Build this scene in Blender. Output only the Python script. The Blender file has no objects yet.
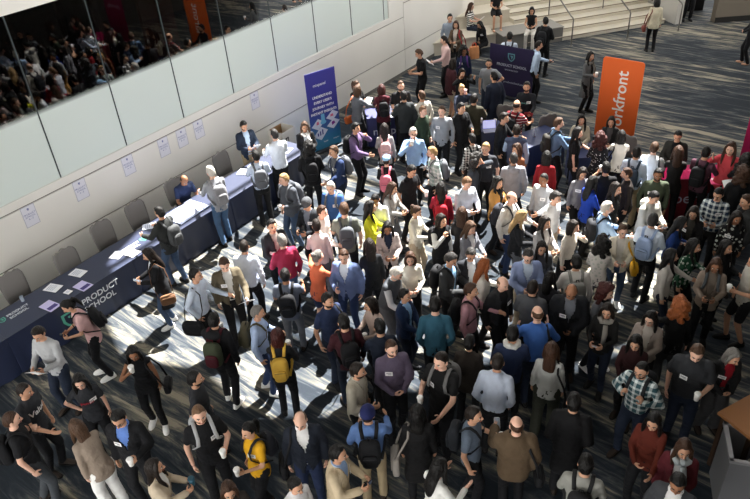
import bpy, bmesh, math, random
import numpy as np
from mathutils import Vector, Matrix, noise
PI = math.pi
R_ = math.radians
scene = bpy.context.scene
COL = scene.collection
rng = random.Random(7)

# ------------------------------------------------------------------ camera
CX, CY, F, CH = 375.0, 249.5, 695.0, 7.95
CAM = np.array([[0.99710937, 0.07597964, 0.0], [-0.04297187, 0.56393609, -0.82469964], [-0.06266038, 0.82231574, 0.56557095]])
CAM = np.array([CAM[0], CAM[1], CAM[2]])
RM = CAM  # world = RM @ camera

def at(px, py, z=0.0):
    r = RM @ np.array([(px - CX) / F, -(py - CY) / F, -1.0])
    t = (z - CH) / r[2]
    return Vector((r[0] * t, r[1] * t, z))

cd = bpy.data.cameras.new('camera'); cam = bpy.data.objects.new('camera', cd); COL.objects.link(cam)
cd.sensor_width = 36; cd.lens = F / 750 * 36; cd.clip_end = 200
m3 = Matrix([list(RM[0]), list(RM[1]), list(RM[2])])
cam.matrix_world = Matrix.Translation((0, 0, CH)) @ m3.to_4x4()
scene.camera = cam
vs = scene.view_settings
vs.view_transform = 'Standard'; vs.look = 'None'; vs.gamma = 1; vs.exposure = 0.0; vs.use_curve_mapping = False

# ------------------------------------------------------------------ materials
MATS = {}
def lin(h):
    h = h.lstrip('#')
    if len(h) == 3: h = ''.join(c * 2 for c in h)
    o = []
    for i in (0, 2, 4):
        v = int(h[i:i + 2], 16) / 255
        o.append(v / 12.92 if v < .04045 else ((v + .055) / 1.055) ** 2.4)
    return (*o, 1)

def nmat(name):
    m = bpy.data.materials.new(name); m.use_nodes = True
    nt = m.node_tree
    return m, nt, nt.nodes['Principled BSDF']

def mat(hexc, rough=.8, kind='plain', spec=.3, metal=0, emit=0):
    key = (hexc, rough, kind, spec, metal, emit)
    if key in MATS: return MATS[key]
    m, nt, b = nmat('%s_%s' % (kind, hexc))
    N = nt.nodes; L = nt.links
    c = lin(hexc)
    b.inputs['Roughness'].default_value = rough
    b.inputs['Specular IOR Level'].default_value = spec
    b.inputs['Metallic'].default_value = metal
    b.inputs['Base Color'].default_value = c
    tc = N.new('ShaderNodeTexCoord')
    def chain(fac, c1, c2):
        mx = N.new('ShaderNodeMix'); mx.data_type = 'RGBA'
        L.new(fac, mx.inputs['Factor']); mx.inputs['A'].default_value = c1; mx.inputs['B'].default_value = c2
        L.new(mx.outputs['Result'], b.inputs['Base Color'])
    def scl(k): return tuple(min(1, v * k) for v in c[:3]) + (1,)
    if kind in ('cloth', 'hair', 'skin'):
        n = N.new('ShaderNodeTexNoise'); n.inputs['Scale'].default_value = {'cloth': 9, 'hair': 30, 'skin': 14}[kind]
        n.inputs['Detail'].default_value = 4
        mp = N.new('ShaderNodeMapping'); L.new(tc.outputs['Object'], mp.inputs['Vector']); L.new(mp.outputs['Vector'], n.inputs['Vector'])
        if kind == 'hair': mp.inputs['Scale'].default_value = (2.2, 2.2, .35)
        k = {'cloth': .18, 'hair': .45, 'skin': .1}[kind]
        chain(n.outputs['Fac'], scl(1 - k), scl(1 + k))
        bp = N.new('ShaderNodeBump'); bp.inputs['Strength'].default_value = {'cloth': .6, 'hair': 1.0, 'skin': .05}[kind]
        bp.inputs['Distance'].default_value = {'cloth': .03, 'hair': .015, 'skin': .002}[kind]
        L.new(n.outputs['Fac'], bp.inputs['Height']); L.new(bp.outputs['Normal'], b.inputs['Normal'])
    elif kind in ('stripe', 'check', 'plaid', 'floral', 'dots', 'redstripe'):
        c2 = lin({'stripe': 'e8e8e4', 'check': 'e4e4e0', 'plaid': 'dce4e4', 'floral': 'b9bdb6', 'dots': 'd8d8d8', 'redstripe': 'd8d0cc'}[kind])
        def wave(axis, sc, th=.5):
            sep = N.new('ShaderNodeSeparateXYZ'); L.new(tc.outputs['Object'], sep.inputs[0])
            mu = N.new('ShaderNodeMath'); mu.operation = 'MULTIPLY'; mu.inputs[1].default_value = sc; L.new(sep.outputs[axis], mu.inputs[0])
            fr = N.new('ShaderNodeMath'); fr.operation = 'FRACT'; L.new(mu.outputs[0], fr.inputs[0])
            gt = N.new('ShaderNodeMath'); gt.operation = 'GREATER_THAN'; gt.inputs[1].default_value = th; L.new(fr.outputs[0], gt.inputs[0])
            return gt.outputs[0]
        if kind in ('stripe', 'redstripe'): fac = wave('Z', 14, .5 if kind == 'stripe' else .75)
        elif kind in ('check', 'plaid'):
            a = wave('Z', 16 if kind == 'check' else 11, .5 if kind == 'check' else .62); d = wave('X', 16 if kind == 'check' else 11, .5 if kind == 'check' else .62)
            av = N.new('ShaderNodeMath'); av.operation = 'ADD'; L.new(a, av.inputs[0]); L.new(d, av.inputs[1])
            hf = N.new('ShaderNodeMath'); hf.operation = 'MULTIPLY'; hf.inputs[1].default_value = .5; L.new(av.outputs[0], hf.inputs[0]); fac = hf.outputs[0]
        else:
            v = N.new('ShaderNodeTexVoronoi'); v.inputs['Scale'].default_value = 22 if kind == 'dots' else 14; L.new(tc.outputs['Object'], v.inputs['Vector'])
            lt = N.new('ShaderNodeMath'); lt.operation = 'LESS_THAN'; lt.inputs[1].default_value = .22 if kind == 'dots' else .34; L.new(v.outputs['Distance'], lt.inputs[0]); fac = lt.outputs[0]
        chain(fac, c, c2)
    if emit:
        b.inputs['Emission Color'].default_value = c; b.inputs['Emission Strength'].default_value = emit
    MATS[key] = m
    return m

# ------------------------------------------------------------------ mesh helpers
def tag(o, label=None, cat=None, group=None, kind=None):
    if label: o['label'] = label
    if cat: o['category'] = cat
    if group: o['group'] = group
    if kind: o['kind'] = kind
    return o

def link(name, me, parent=None, mats=(), smooth=True):
    o = bpy.data.objects.new(name, me); COL.objects.link(o)
    if parent is not None: o.parent = parent
    if mats:
        if len(me.materials) == 0:
            for m in mats: me.materials.append(None)
        for i, m in enumerate(mats):
            o.material_slots[i].link = 'OBJECT'; o.material_slots[i].material = m
    return o

def empty(name, loc=(0, 0, 0), rz=0, parent=None):
    o = bpy.data.objects.new(name, None); COL.objects.link(o); o.location = loc; o.rotation_euler = (0, 0, rz)
    o.empty_display_size = .1
    if parent is not None: o.parent = parent
    return o

class MB:
    def __init__(s): s.v = []; s.f = []; s.mi = []
    def add(s, vs, fs, mi=0):
        o = len(s.v); s.v += [tuple(v) for v in vs]; s.f += [tuple(i + o for i in f) for f in fs]; s.mi += [mi] * len(fs)
    def box(s, c, d, mi=0, M=None):
        x, y, z = (k / 2 for k in d)
        vs = [Vector((sx * x, sy * y, sz * z)) for sx in (-1, 1) for sy in (-1, 1) for sz in (-1, 1)]
        if M is not None: vs = [M @ v for v in vs]
        vs = [v + Vector(c) for v in vs]
        s.add(vs, [(0, 1, 3, 2), (4, 6, 7, 5), (0, 4, 5, 1), (2, 3, 7, 6), (0, 2, 6, 4), (1, 5, 7, 3)], mi)
    def rbox(s, c, d, r=.03, mi=0, M=None, p=5.0, nu=16, nv=10):
        # rounded box as a superellipsoid
        vs = []; e = 2.0 / p
        def sg(a, k): return math.copysign(abs(a) ** k, a)
        for j in range(1, nv):
            ph = -PI / 2 + PI * j / nv
            for i in range(nu):
                th = 2 * PI * i / nu
                v = Vector((d[0] / 2 * sg(math.cos(ph), e) * sg(math.cos(th), e), d[1] / 2 * sg(math.cos(ph), e) * sg(math.sin(th), e), d[2] / 2 * sg(math.sin(ph), e)))
                vs.append(v)
        vs += [Vector((0, 0, -d[2] / 2)), Vector((0, 0, d[2] / 2))]
        if M is not None: vs = [M @ v for v in vs]
        vs = [v + Vector(c) for v in vs]
        s.add(vs, grid_faces(nv - 1, nu), mi)
    def tube(s, pts, rad, seg=8, mi=0, flat=None):
        pts = [Vector(p) for p in pts]
        n = len(pts); rr = rad if isinstance(rad, (list, tuple)) else [rad] * n
        vs = []; prev = None
        for i, p in enumerate(pts):
            t = (pts[min(i + 1, n - 1)] - pts[max(i - 1, 0)]); t = t.normalized() if t.length > 1e-9 else Vector((0, 0, 1))
            if prev is None:
                a = Vector((1, 0, 0)) if abs(t.x) < .9 else Vector((0, 1, 0))
            else: a = prev
            a = (a - t * a.dot(t)); a = a.normalized() if a.length > 1e-6 else t.orthogonal().normalized()
            prev = a; b = t.cross(a)
            for k in range(seg):
                th = 2 * PI * k / seg
                vs.append(p + a * math.cos(th) * rr[i] + b * math.sin(th) * rr[i] * (flat or 1))
        nv = len(vs); vs += [pts[0], pts[-1]]
        fs = []
        for i in range(n - 1):
            for k in range(seg):
                k2 = (k + 1) % seg; fs.append((i * seg + k, i * seg + k2, (i + 1) * seg + k2, (i + 1) * seg + k))
        for k in range(seg):
            k2 = (k + 1) % seg; fs.append((nv, k2, k)); fs.append((nv + 1, (n - 1) * seg + k, (n - 1) * seg + k2))
        s.add(vs, fs, mi)
    def caps(s, a, b, ra, rb, seg=10, mi=0):
        a = Vector(a); b = Vector(b); d = b - a
        if d.length < 1e-6: d = Vector((0, 0, .001))
        t = d.normalized()
        P = []; Rr = []
        for q in (-.97, -.7, -.3): P.append(a + t * ra * q); Rr.append(ra * math.sqrt(1 - q * q))
        for q in (0, .5, 1): P.append(a + d * q); Rr.append(ra + (rb - ra) * q)
        for q in (.3, .7, .97): P.append(b + t * rb * q); Rr.append(rb * math.sqrt(1 - q * q))
        s.tube(P, Rr, seg, mi)
    def loft(s, rings, seg=18, mi=0, p=2.3):
        # rings: (z, rx, ry[, cx, cy])
        vs = []; e = 2.0 / p
        for r in rings:
            z, rx, ry = r[:3]; cx = r[3] if len(r) > 3 else 0; cy = r[4] if len(r) > 4 else 0
            for k in range(seg):
                th = 2 * PI * k / seg; c = math.cos(th); si = math.sin(th)
                vs.append((cx + rx * math.copysign(abs(c) ** e, c), cy + ry * math.copysign(abs(si) ** e, si), z))
        n = len(rings); nv = len(vs)
        r0, r1 = rings[0], rings[-1]
        vs += [(r0[3] if len(r0) > 3 else 0, r0[4] if len(r0) > 4 else 0, r0[0]), (r1[3] if len(r1) > 3 else 0, r1[4] if len(r1) > 4 else 0, r1[0])]
        fs = []
        for i in range(n - 1):
            for k in range(seg):
                k2 = (k + 1) % seg; fs.append((i * seg + k, i * seg + k2, (i + 1) * seg + k2, (i + 1) * seg + k))
        for k in range(seg):
            k2 = (k + 1) % seg; fs.append((nv, k2, k)); fs.append((nv + 1, (n - 1) * seg + k, (n - 1) * seg + k2))
        s.add(vs, fs, mi)
    def ball(s, c, r, mi=0, nu=12, nv=8, fn=None):
        if not isinstance(r, (tuple, list)): r = (r, r, r)
        vs = []
        for j in range(1, nv):
            ph = -PI / 2 + PI * j / nv
            for i in range(nu):
                th = 2 * PI * i / nu
                u = Vector((math.cos(ph) * math.cos(th), math.cos(ph) * math.sin(th), math.sin(ph)))
                k = fn(u) if fn else 1
                vs.append(Vector(c) + Vector((u.x * r[0], u.y * r[1], u.z * r[2])) * k)
        for u in (Vector((0, 0, -1)), Vector((0, 0, 1))):
            k = fn(u) if fn else 1
            vs.append(Vector(c) + Vector((0, 0, u.z * r[2])) * k)
        s.add(vs, grid_faces(nv - 1, nu), mi)
    def quad(s, a, b, c, d, mi=0): s.add([a, b, c, d], [(0, 1, 2, 3)], mi)
    def mesh(s, name='m', smooth=True):
        me = bpy.data.meshes.new(name); me.from_pydata(s.v, [], s.f)
        me.polygons.foreach_set('material_index', s.mi)
        if smooth: me.polygons.foreach_set('use_smooth', [True] * len(s.f))
        me.update(); return me
    def build(s, name, mats, parent=None, smooth=False, loc=None, rz=0):
        me = s.mesh(name, smooth)
        if not isinstance(mats, (list, tuple)): mats = [mats]
        for m in mats: me.materials.append(m)
        o = bpy.data.objects.new(name, me); COL.objects.link(o)
        if parent is not None: o.parent = parent
        if loc is not None: o.location = loc; o.rotation_euler = (0, 0, rz)
        if smooth and hasattr(me, 'set_sharp_from_angle'): me.set_sharp_from_angle(angle=R_(40))
        return o

def grid_faces(nr, nu):
    fs = []
    for j in range(nr - 1):
        for i in range(nu):
            i2 = (i + 1) % nu; fs.append((j * nu + i, j * nu + i2, (j + 1) * nu + i2, (j + 1) * nu + i))
    a, b = nr * nu, nr * nu + 1
    for i in range(nu):
        i2 = (i + 1) % nu; fs.append((a, i2, i)); fs.append((b, (nr - 1) * nu + i, (nr - 1) * nu + i2))
    return fs

def remesh(mb, vox, smooth=2):
    """one continuous skin over overlapping closed volumes -> (verts Nx3, faces)"""
    me = mb.mesh('tmp'); o = bpy.data.objects.new('tmp', me); COL.objects.link(o)
    md = o.modifiers.new('r', 'REMESH'); md.mode = 'VOXEL'; md.voxel_size = vox; md.adaptivity = 0
    if smooth:
        sm = o.modifiers.new('s', 'SMOOTH'); sm.factor = .5; sm.iterations = smooth
    dg = bpy.context.evaluated_depsgraph_get(); ev = o.evaluated_get(dg); m2 = ev.to_mesh()
    n = len(m2.vertices); co = np.empty(n * 3); m2.vertices.foreach_get('co', co); co = co.reshape(-1, 3)
    fs = [tuple(p.vertices) for p in m2.polygons]
    ev.to_mesh_clear(); bpy.data.objects.remove(o); bpy.data.meshes.remove(me)
    return co, fs

def sm01(x): x = min(1, max(0, x)); return x * x * (3 - 2 * x)

def text_mb(mb, body, origin, right, up, size, mi=0, align='LEFT', thick=.002, bold=0, spacing=1.0):
    """letters laid on a plane given by origin/right/up, as mesh with a little thickness"""
    cu = bpy.data.curves.new('t', 'FONT'); cu.body = body; cu.size = size; cu.align_x = align; cu.extrude = thick / 2
    cu.offset = bold * size; cu.space_character = spacing; cu.resolution_u = 3
    o = bpy.data.objects.new('t', cu); COL.objects.link(o)
    dg = bpy.context.evaluated_depsgraph_get(); me = o.evaluated_get(dg).to_mesh()
    right = Vector(right).normalized(); up = Vector(up).normalized(); nn = right.cross(up)
    vs = [Vector(origin) + right * v.co.x + up * v.co.y + nn * (v.co.z + thick / 2) for v in me.vertices]
    mb.add(vs, [tuple(p.vertices) for p in me.polygons], mi)
    o.evaluated_get(dg).to_mesh_clear(); bpy.data.objects.remove(o); bpy.data.curves.remove(cu)
# ------------------------------------------------------------------ human figure
SH = {'M': .165, 'F': .142}
def torso_rings(sex, inf=0, z0=.80, flare=0):
    if sex == 'M':
        T = [(.80, .140, .100), (.90, .152, .112), (1.0, .146, .106), (1.10, .141, .102), (1.22, .152, .108), (1.32, .163, .110), (1.385, .158, .098), (1.43, .118, .080), (1.47, .064, .060)]
    else:
        T = [(.80, .148, .104), (.90, .158, .114), (1.0, .136, .098), (1.10, .116, .088), (1.22, .130, .108), (1.31, .138, .112), (1.38, .131, .090), (1.43, .096, .070), (1.47, .052, .052)]
    out = []
    if z0 < .80:
        k = (.80 - z0)
        out.append((z0, T[0][1] + inf + k * flare, T[0][2] + inf + k * flare))
        if k > .2: out.append((z0 + k * .5, T[0][1] + inf + k * .5 * flare, T[0][2] + inf + k * .5 * flare))
    for z, rx, ry in T:
        if z >= z0 - .01: out.append((z, rx + inf, ry + inf))
    z, rx, ry = out[-1]; out.append((z + .012 + inf * .3, rx * .8, ry * .8))
    return out

def ik(S, W, l1, l2, pole):
    S = Vector(S); W = Vector(W); d = W - S; L = d.length
    if L > (l1 + l2) * .995: W = S + d.normalized() * (l1 + l2) * .995; d = W - S; L = d.length
    a = (l1 * l1 - l2 * l2 + L * L) / (2 * L); h = math.sqrt(max(0, l1 * l1 - a * a))
    t = d.normalized(); p = Vector(pole); p = (p - t * p.dot(t)).normalized()
    return S + t * a + p * h, W

# wrist target (left arm, mirrored for the right), elbow pole, finger curl, hand direction or None
ARM = {
 'd': ((.235, -.03, .885), (.4, .6, 0), .45, None),
 'k': ((.19, -.04, .93), (.45, .9, 0), .3, (-.2, -.2, -1)),
 'i': ((.17, .0, 1.03), (1, .15, 0), .3, (-.8, -.5, -.3)),
 'c': ((.15, -.27, 1.17), (.5, .3, -1), .95, (-.25, -.9, .25)),
 'm': ((.09, -.22, 1.42), (.8, -.1, -.8), .95, (-.3, .1, .8)),
 'p': ((.10, -.30, 1.15), (.6, .3, -1), .8, (-.35, -.8, .15)),
 'h': ((.07, -.24, 1.02), (.8, .4, -.3), .6, (-.9, -.3, -.2)),
 'x': ((-.07, -.215, 1.17), (.9, -.1, -.6), .4, (-1, .1, .1)),
 's': ((.135, -.18, 1.24), (.8, .2, -1), .95, (-.2, -.1, 1)),
 'r': ((.20, -.40, 1.13), (.5, .4, -1), .35, (-.1, -1, -.05)),
 'g': ((.20, -.30, 1.24), (.7, .3, -1), .15, (.1, -.7, .6)),
 'e': ((.12, -.10, 1.50), (1, -.3, -.3), .8, (-.2, .3, 1)),
 'w': ((.25, -.26, 1.50), (.8, .2, -1), .05, (.1, -.2, 1)),
 't': ((.17, -.42, .98), (.6, .5, -.2), .2, (-.1, -1, -.1)),
}

def hand(mb, W, d, side, curl, sc=1.0):
    """palm, four fingers of different length, and a thumb leaving the side of the palm"""
    t = Vector(d).normalized()
    # palm normal: palms face inward/each other
    inw = Vector((-side, 0, 0)); n = inw - t * inw.dot(t)
    if n.length < .25: n = Vector((0, 0, -1)) - t * (-t.z)
    n.normalize(); u = t.cross(n)  # across the palm
    if u.dot(Vector((0, -1, .3))) < 0: u = -u   # thumb side: forward / up
    W = Vector(W)
    def P(a, b, c): return W + (t * a + u * b + n * c) * sc
    M = Matrix((t, u, n)).transposed()
    mb.rbox(P(.045, 0, 0), (.095 * sc, .078 * sc, .032 * sc), mi=0, M=M, p=3, nu=10, nv=6)
    fl = [(.030, .068, .0088), (.010, .076, .0092), (-.010, .070, .0088), (-.029, .054, .0078)]
    for off, ln, r in fl:
        a = P(.08, off, 0); c1 = curl * 1.0; c2 = curl * 2.1
        d1 = t * math.cos(c1) + n * math.sin(c1); d2 = t * math.cos(c2) + n * math.sin(c2)
        b = a + d1 * ln * .52 * sc; c = b + d2 * ln * .48 * sc
        mb.tube([a, b, b * .5 + c * .5 + (d1 - d2) * .002, c], [r * sc, r * sc, r * .93 * sc, r * .6 * sc], 6)
    a = P(.018, .030, .004); b = a + (t * .5 + u * .75 + n * .35).normalized() * .038 * sc; c = b + (t * .85 + u * .15 + n * (.3 + curl * .6)).normalized() * .032 * sc
    mb.tube([a, b, c], [.0125 * sc, .0108 * sc, .007 * sc], 6)
    return P(.085, 0, .03)  # where a held thing sits

def head_mesh(mb, sex):
    """local: origin at head centre, face towards -Y"""
    w = .076 if sex == 'M' else .072
    def fn(u):
        x, y, z = u; k = 1.0
        if y < 0:
            if z < -.1: k -= .10 * sm01((-.1 - z) / .7) * (1 - .5 * max(0, -y))
            k += .035 * math.exp(-((x / .25) ** 2 + ((z - .22) / .13) ** 2))            # brow
            for s in (-1, 1): k -= .05 * math.exp(-(((x - s * .33) / .16) ** 2 + ((z - .02) / .12) ** 2))  # sockets
            k += .06 * math.exp(-((x / .3) ** 2 + ((z + .78) / .2) ** 2))            # chin
            for s in (-1, 1): k += .03 * math.exp(-(((x - s * .5) / .2) ** 2 + ((z + .2) / .2) ** 2))      # cheekbones
        else:
            k += .06 * max(0, y) * (1 if z > -.1 else 0); k -= .16 * sm01((-.25 - z) / .6)
        return k
    mb.ball((0, 0, 0), (w, .095, .118), nu=28, nv=20, fn=fn)
    # nose, ears, eyes, brows, mouth
    mb.tube([(0, -.088, .022), (0, -.098, .0), (0, -.110, -.022), (0, -.100, -.034)], [.008, .010, .0145, .010], 8)
    for s in (-1, 1):
        mb.ball((s * .013, -.098, -.028), .008, nu=8, nv=6)
        mb.ball((s * (w + .002), .008, -.005), (.009, .020, .032), nu=8, nv=8)
        mb.ball((s * .030, -.083, .008), (.0135, .009, .0075), 1, nu=10, nv=6)
        mb.ball((s * .030, -.0905, .008), (.0062, .0035, .0062), 2, nu=8, nv=6)
        mb.tube([(s * .014, -.0945, .025), (s * .031, -.0925, .030), (s * .046, -.0815, .026)], [.004, .0048, .003], 6, 2)
    mb.tube([(-.024, -.086, -.0565), (-.010, -.0945, -.0535), (0, -.0955, -.055), (.010, -.0945, -.0535), (.024, -.086, -.0565)], [.003, .0052, .0050, .0052, .003], 6, 3)
    mb.tube([(-.019, -.087, -.062), (0, -.0945, -.064), (.019, -.087, -.062)], [.003, .0060, .003], 6, 3)

HAIRC = {}
def hair_mesh(style, sex):
    key = (style, sex)
    if key in HAIRC: return HAIRC[key]
    mb = MB(); w = .076 if sex == 'M' else .072
    th = {'sho': .011, 'crp': .006, 'bld': .006, 'med': .018, 'lng': .018, 'pon': .011, 'bun': .011, 'cur': .048, 'sid': .014}[style]
    rnd = random.Random(hash(style) % 1000 if False else sum(map(ord, style)))
    def mask(u):
        x, y, z = u
        fr = .52 if style != 'bld' else 2.0
        if style == 'bld':
            side = sm01((abs(x) + y * .8 - .35) / .3); low = sm01((.55 - z) / .2); up = sm01((z + .35) / .2)
            return side * low * up * sm01((y + .30) / .2)
        hl = .66 + .10 * abs(x) if y < 0 else 0            # front hairline
        if style in ('med', 'lng', 'cur'):
            edge = hl * sm01((-y - .25) / .45) - .75 * (1 - sm01((-y - .15) / .5))
        else:
            edge = hl * sm01((-y - .05) / .55) - (.55 * (1 - sm01((-y + .15) / .6)))
            if y < .25 and abs(x) > .6: edge = max(edge, -.05 + (.3 if y < -.35 else 0))
        return sm01((z - edge) / .12 + .5)
    def fn(u):
        m = mask(u)
        n = noise.noise(Vector(u) * (3.2 if style != 'cur' else 5.5) + Vector((rnd.random(), 0, 0))) if True else 0
        n2 = noise.noise(Vector(u) * 9 + Vector((5.2, 1, 0)))
        return (1 - .10 + m * (.10 + (th / .09) * (1 + n * .6 + n2 * .55)))
    mb.ball((0, .004, .006), (w, .098, .120), nu=32, nv=24, fn=fn)
    if style == 'sho': [mb.ball((xx, yy, .108), (.020, .03, .014), nu=8, nv=6) for xx, yy in ((-.035, -.03), (-.01, -.045), (.018, -.048), (.04, -.03), (0, -.01))]
    if style == 'sid': mb.ball((.012, -.05, .108), (.055, .045, .026), nu=12, nv=8)
    if style == 'lng':
        mb.loft([(.06, .070, .05, 0, .05), (-.02, .086, .058, 0, .052), (-.10, .086, .052, 0, .062), (-.18, .090, .044, 0, .085), (-.27, .088, .036, 0, .100), (-.35, .070, .028, 0, .102), (-.40, .035, .014, 0, .100)], 16)
        for s in (-1, 1):
            mb.tube([(s * .045, -.045, .10), (s * .078, -.03, .04), (s * .088, -.02, -.05), (s * .098, -.035, -.14), (s * .092, -.07, -.22), (s * .085, -.095, -.29)], [.02, .026, .028, .028, .024, .010], 8)
    if style == 'med':
        mb.loft([(.06, .070, .05, 0, .045), (-.02, .092, .062, 0, .05), (-.09, .098, .062, 0, .045), (-.145, .090, .050, 0, .045), (-.165, .06, .03, 0, .045)], 16)
        for s in (-1, 1): mb.tube([(s * .045, -.045, .10), (s * .078, -.03, .04), (s * .086, -.02, -.05), (s * .080, -.03, -.14)], [.02, .025, .026, .012], 8)
    if style == 'cur':
        for k in range(34):
            a = rnd.uniform(-.2, PI + .2); zz = rnd.uniform(-.20, .13); rr = .105 + .035 * rnd.random()
            mb.ball((rr * math.cos(a), .01 + rr * .85 * math.sin(a), zz), rnd.uniform(.03, .05), nu=8, nv=6)
    if style == 'pon': mb.tube([(0, .095, .05), (0, .135, .06), (0, .155, .0), (0, .145, -.10), (0, .125, -.20)], [.022, .030, .032, .026, .008], 8)
    if style == 'bun': mb.ball((0, .105, .075), (.045, .04, .045), nu=12, nv=8)
    co, fs = remesh(mb, .0095 if style != 'cur' else .011, 1)
    me = bpy.data.meshes.new('hair'); me.from_pydata(co.tolist(), [], fs); me.materials.append(None)
    me.polygons.foreach_set('use_smooth', [True] * len(fs)); me.update()
    HAIRC[key] = me; return me

def simple_cached(key, fn):
    if key not in HAIRC:
        mb = MB(); fn(mb); me = mb.mesh(str(key)); me.materials.append(None)
        n = max(mb.mi) + 1
        while len(me.materials) < n: me.materials.append(None)
        HAIRC[key] = me
    return HAIRC[key]

def beard_fn(mb):
    def fn(u):
        m = sm01((-.30 - u.z) / .15) * sm01((-u.y + .15) / .3)
        mouth = math.exp(-((u.x / .25) ** 2 + ((u.z + .47) / .07) ** 2)) if u.y < 0 else 0
        return .90 + .135 * m * (1 - .8 * mouth)
    mb.ball((0, -.004, -.002), (.076, .097, .120), nu=24, nv=18, fn=fn)
def glasses_fn(mb):
    for s in (-1, 1):
        P = [(s * .031 + .019 * math.cos(a), -.103, .008 + .015 * math.sin(a)) for a in [2 * PI * k / 12 for k in range(13)]]
        mb.tube(P, .0022, 6); mb.tube([(s * .05, -.102, .012), (s * .079, -.05, .012), (s * .082, .01, .006)], .002, 6)
    mb.tube([(-.012, -.104, .012), (.012, -.104, .012)], .002, 6)
def cap_fn(mb):
    mb.ball((0, .004, .04), (.090, .108, .095), nu=20, nv=14, fn=lambda u: 1 if u.z > -.15 else .82)
    mb.rbox((0, -.115, .045), (.14, .12, .012), p=3)
def beanie_fn(mb):
    mb.ball((0, .012, .035), (.092, .112, .112), nu=22, nv=16, fn=lambda u: (1 + .02 * math.sin(9 * math.atan2(u.y, u.x))) if u.z > -.2 else .84)
    mb.loft([(.0, .086, .104, 0, .008), (.01, .094, .112, 0, .008), (.04, .095, .113, 0, .008), (.05, .088, .106, 0, .008)], 22, p=2)
def shoe_fn(mb):
    def L(z, k, mi):
        return [(z)]
    # upper
    vs = []; rings = [(-.165, .024, .018), (-.15, .036, .03), (-.10, .046, .05), (-.04, .044, .068), (0.02, .040, .085), (.065, .036, .088), (.088, .022, .06)]
    seg = 12
    for y, w, h in rings:
        for k in range(seg):
            a = 2 * PI * k / seg; vs.append((w * math.cos(a), y, max(.018, .018 + h * .5 + h * .5 * math.sin(a)) if math.sin(a) > -.99 else .018))
    n = len(rings); nv = len(vs); vs += [(0, -.172, .03), (0, .092, .04)]; fs = []
    for i in range(n - 1):
        for k in range(seg):
            k2 = (k + 1) % seg; fs.append((i * seg + k, i * seg + k2, (i + 1) * seg + k2, (i + 1) * seg + k))
    for k in range(seg):
        k2 = (k + 1) % seg; fs.append((nv, k2, k)); fs.append((nv + 1, (n - 1) * seg + k, (n - 1) * seg + k2))
    mb.add(vs, fs, 0)
def sole_fn(mb):
    out = [(-.176, .015), (-.15, .040), (-.10, .050), (-.03, .044), (.05, .040), (.09, .028), (.098, .01)]
    top = []; 
    P = [(w, y) for y, w in out] + [(-w, y) for y, w in reversed(out)]
    m = len(P); vs = [(x, y, 0) for x, y in P] + [(x, y, .024) for x, y in P]
    mb.add(vs, [tuple(range(m - 1, -1, -1)), tuple(range(m, 2 * m))] + [(i, (i + 1) % m, m + (i + 1) % m, m + i) for i in range(m)], 0)

SKIN = {'p': 'dba994', 'l': 'c4917a', 'b': '94664c', 'd': '5c3d2e'}
SKIN = {'p': 'e0b39c', 'l': 'c99a7e', 'b': '96694e', 'd': '62432f'}
PERSONS = []
BUILD = {}

def leg_pts(sx, sex, stance, seated, seat_h):
    hx = sx * .088
    if seated:
        return Vector((hx, .0, seat_h + .09)), Vector((sx * .12, -.42, seat_h + .055)), Vector((sx * .13, -.40 - .06 * stance * sx, .085 if seat_h > .3 else .085))
    dy = -.13 * stance * sx
    ank = Vector((sx * .105, dy, .085)); hip = Vector((hx, 0, .90))
    kn, _ = ik(hip, ank, .425, .42, (0.05 * sx, -1, 0))
    return hip, kn, ank

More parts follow.
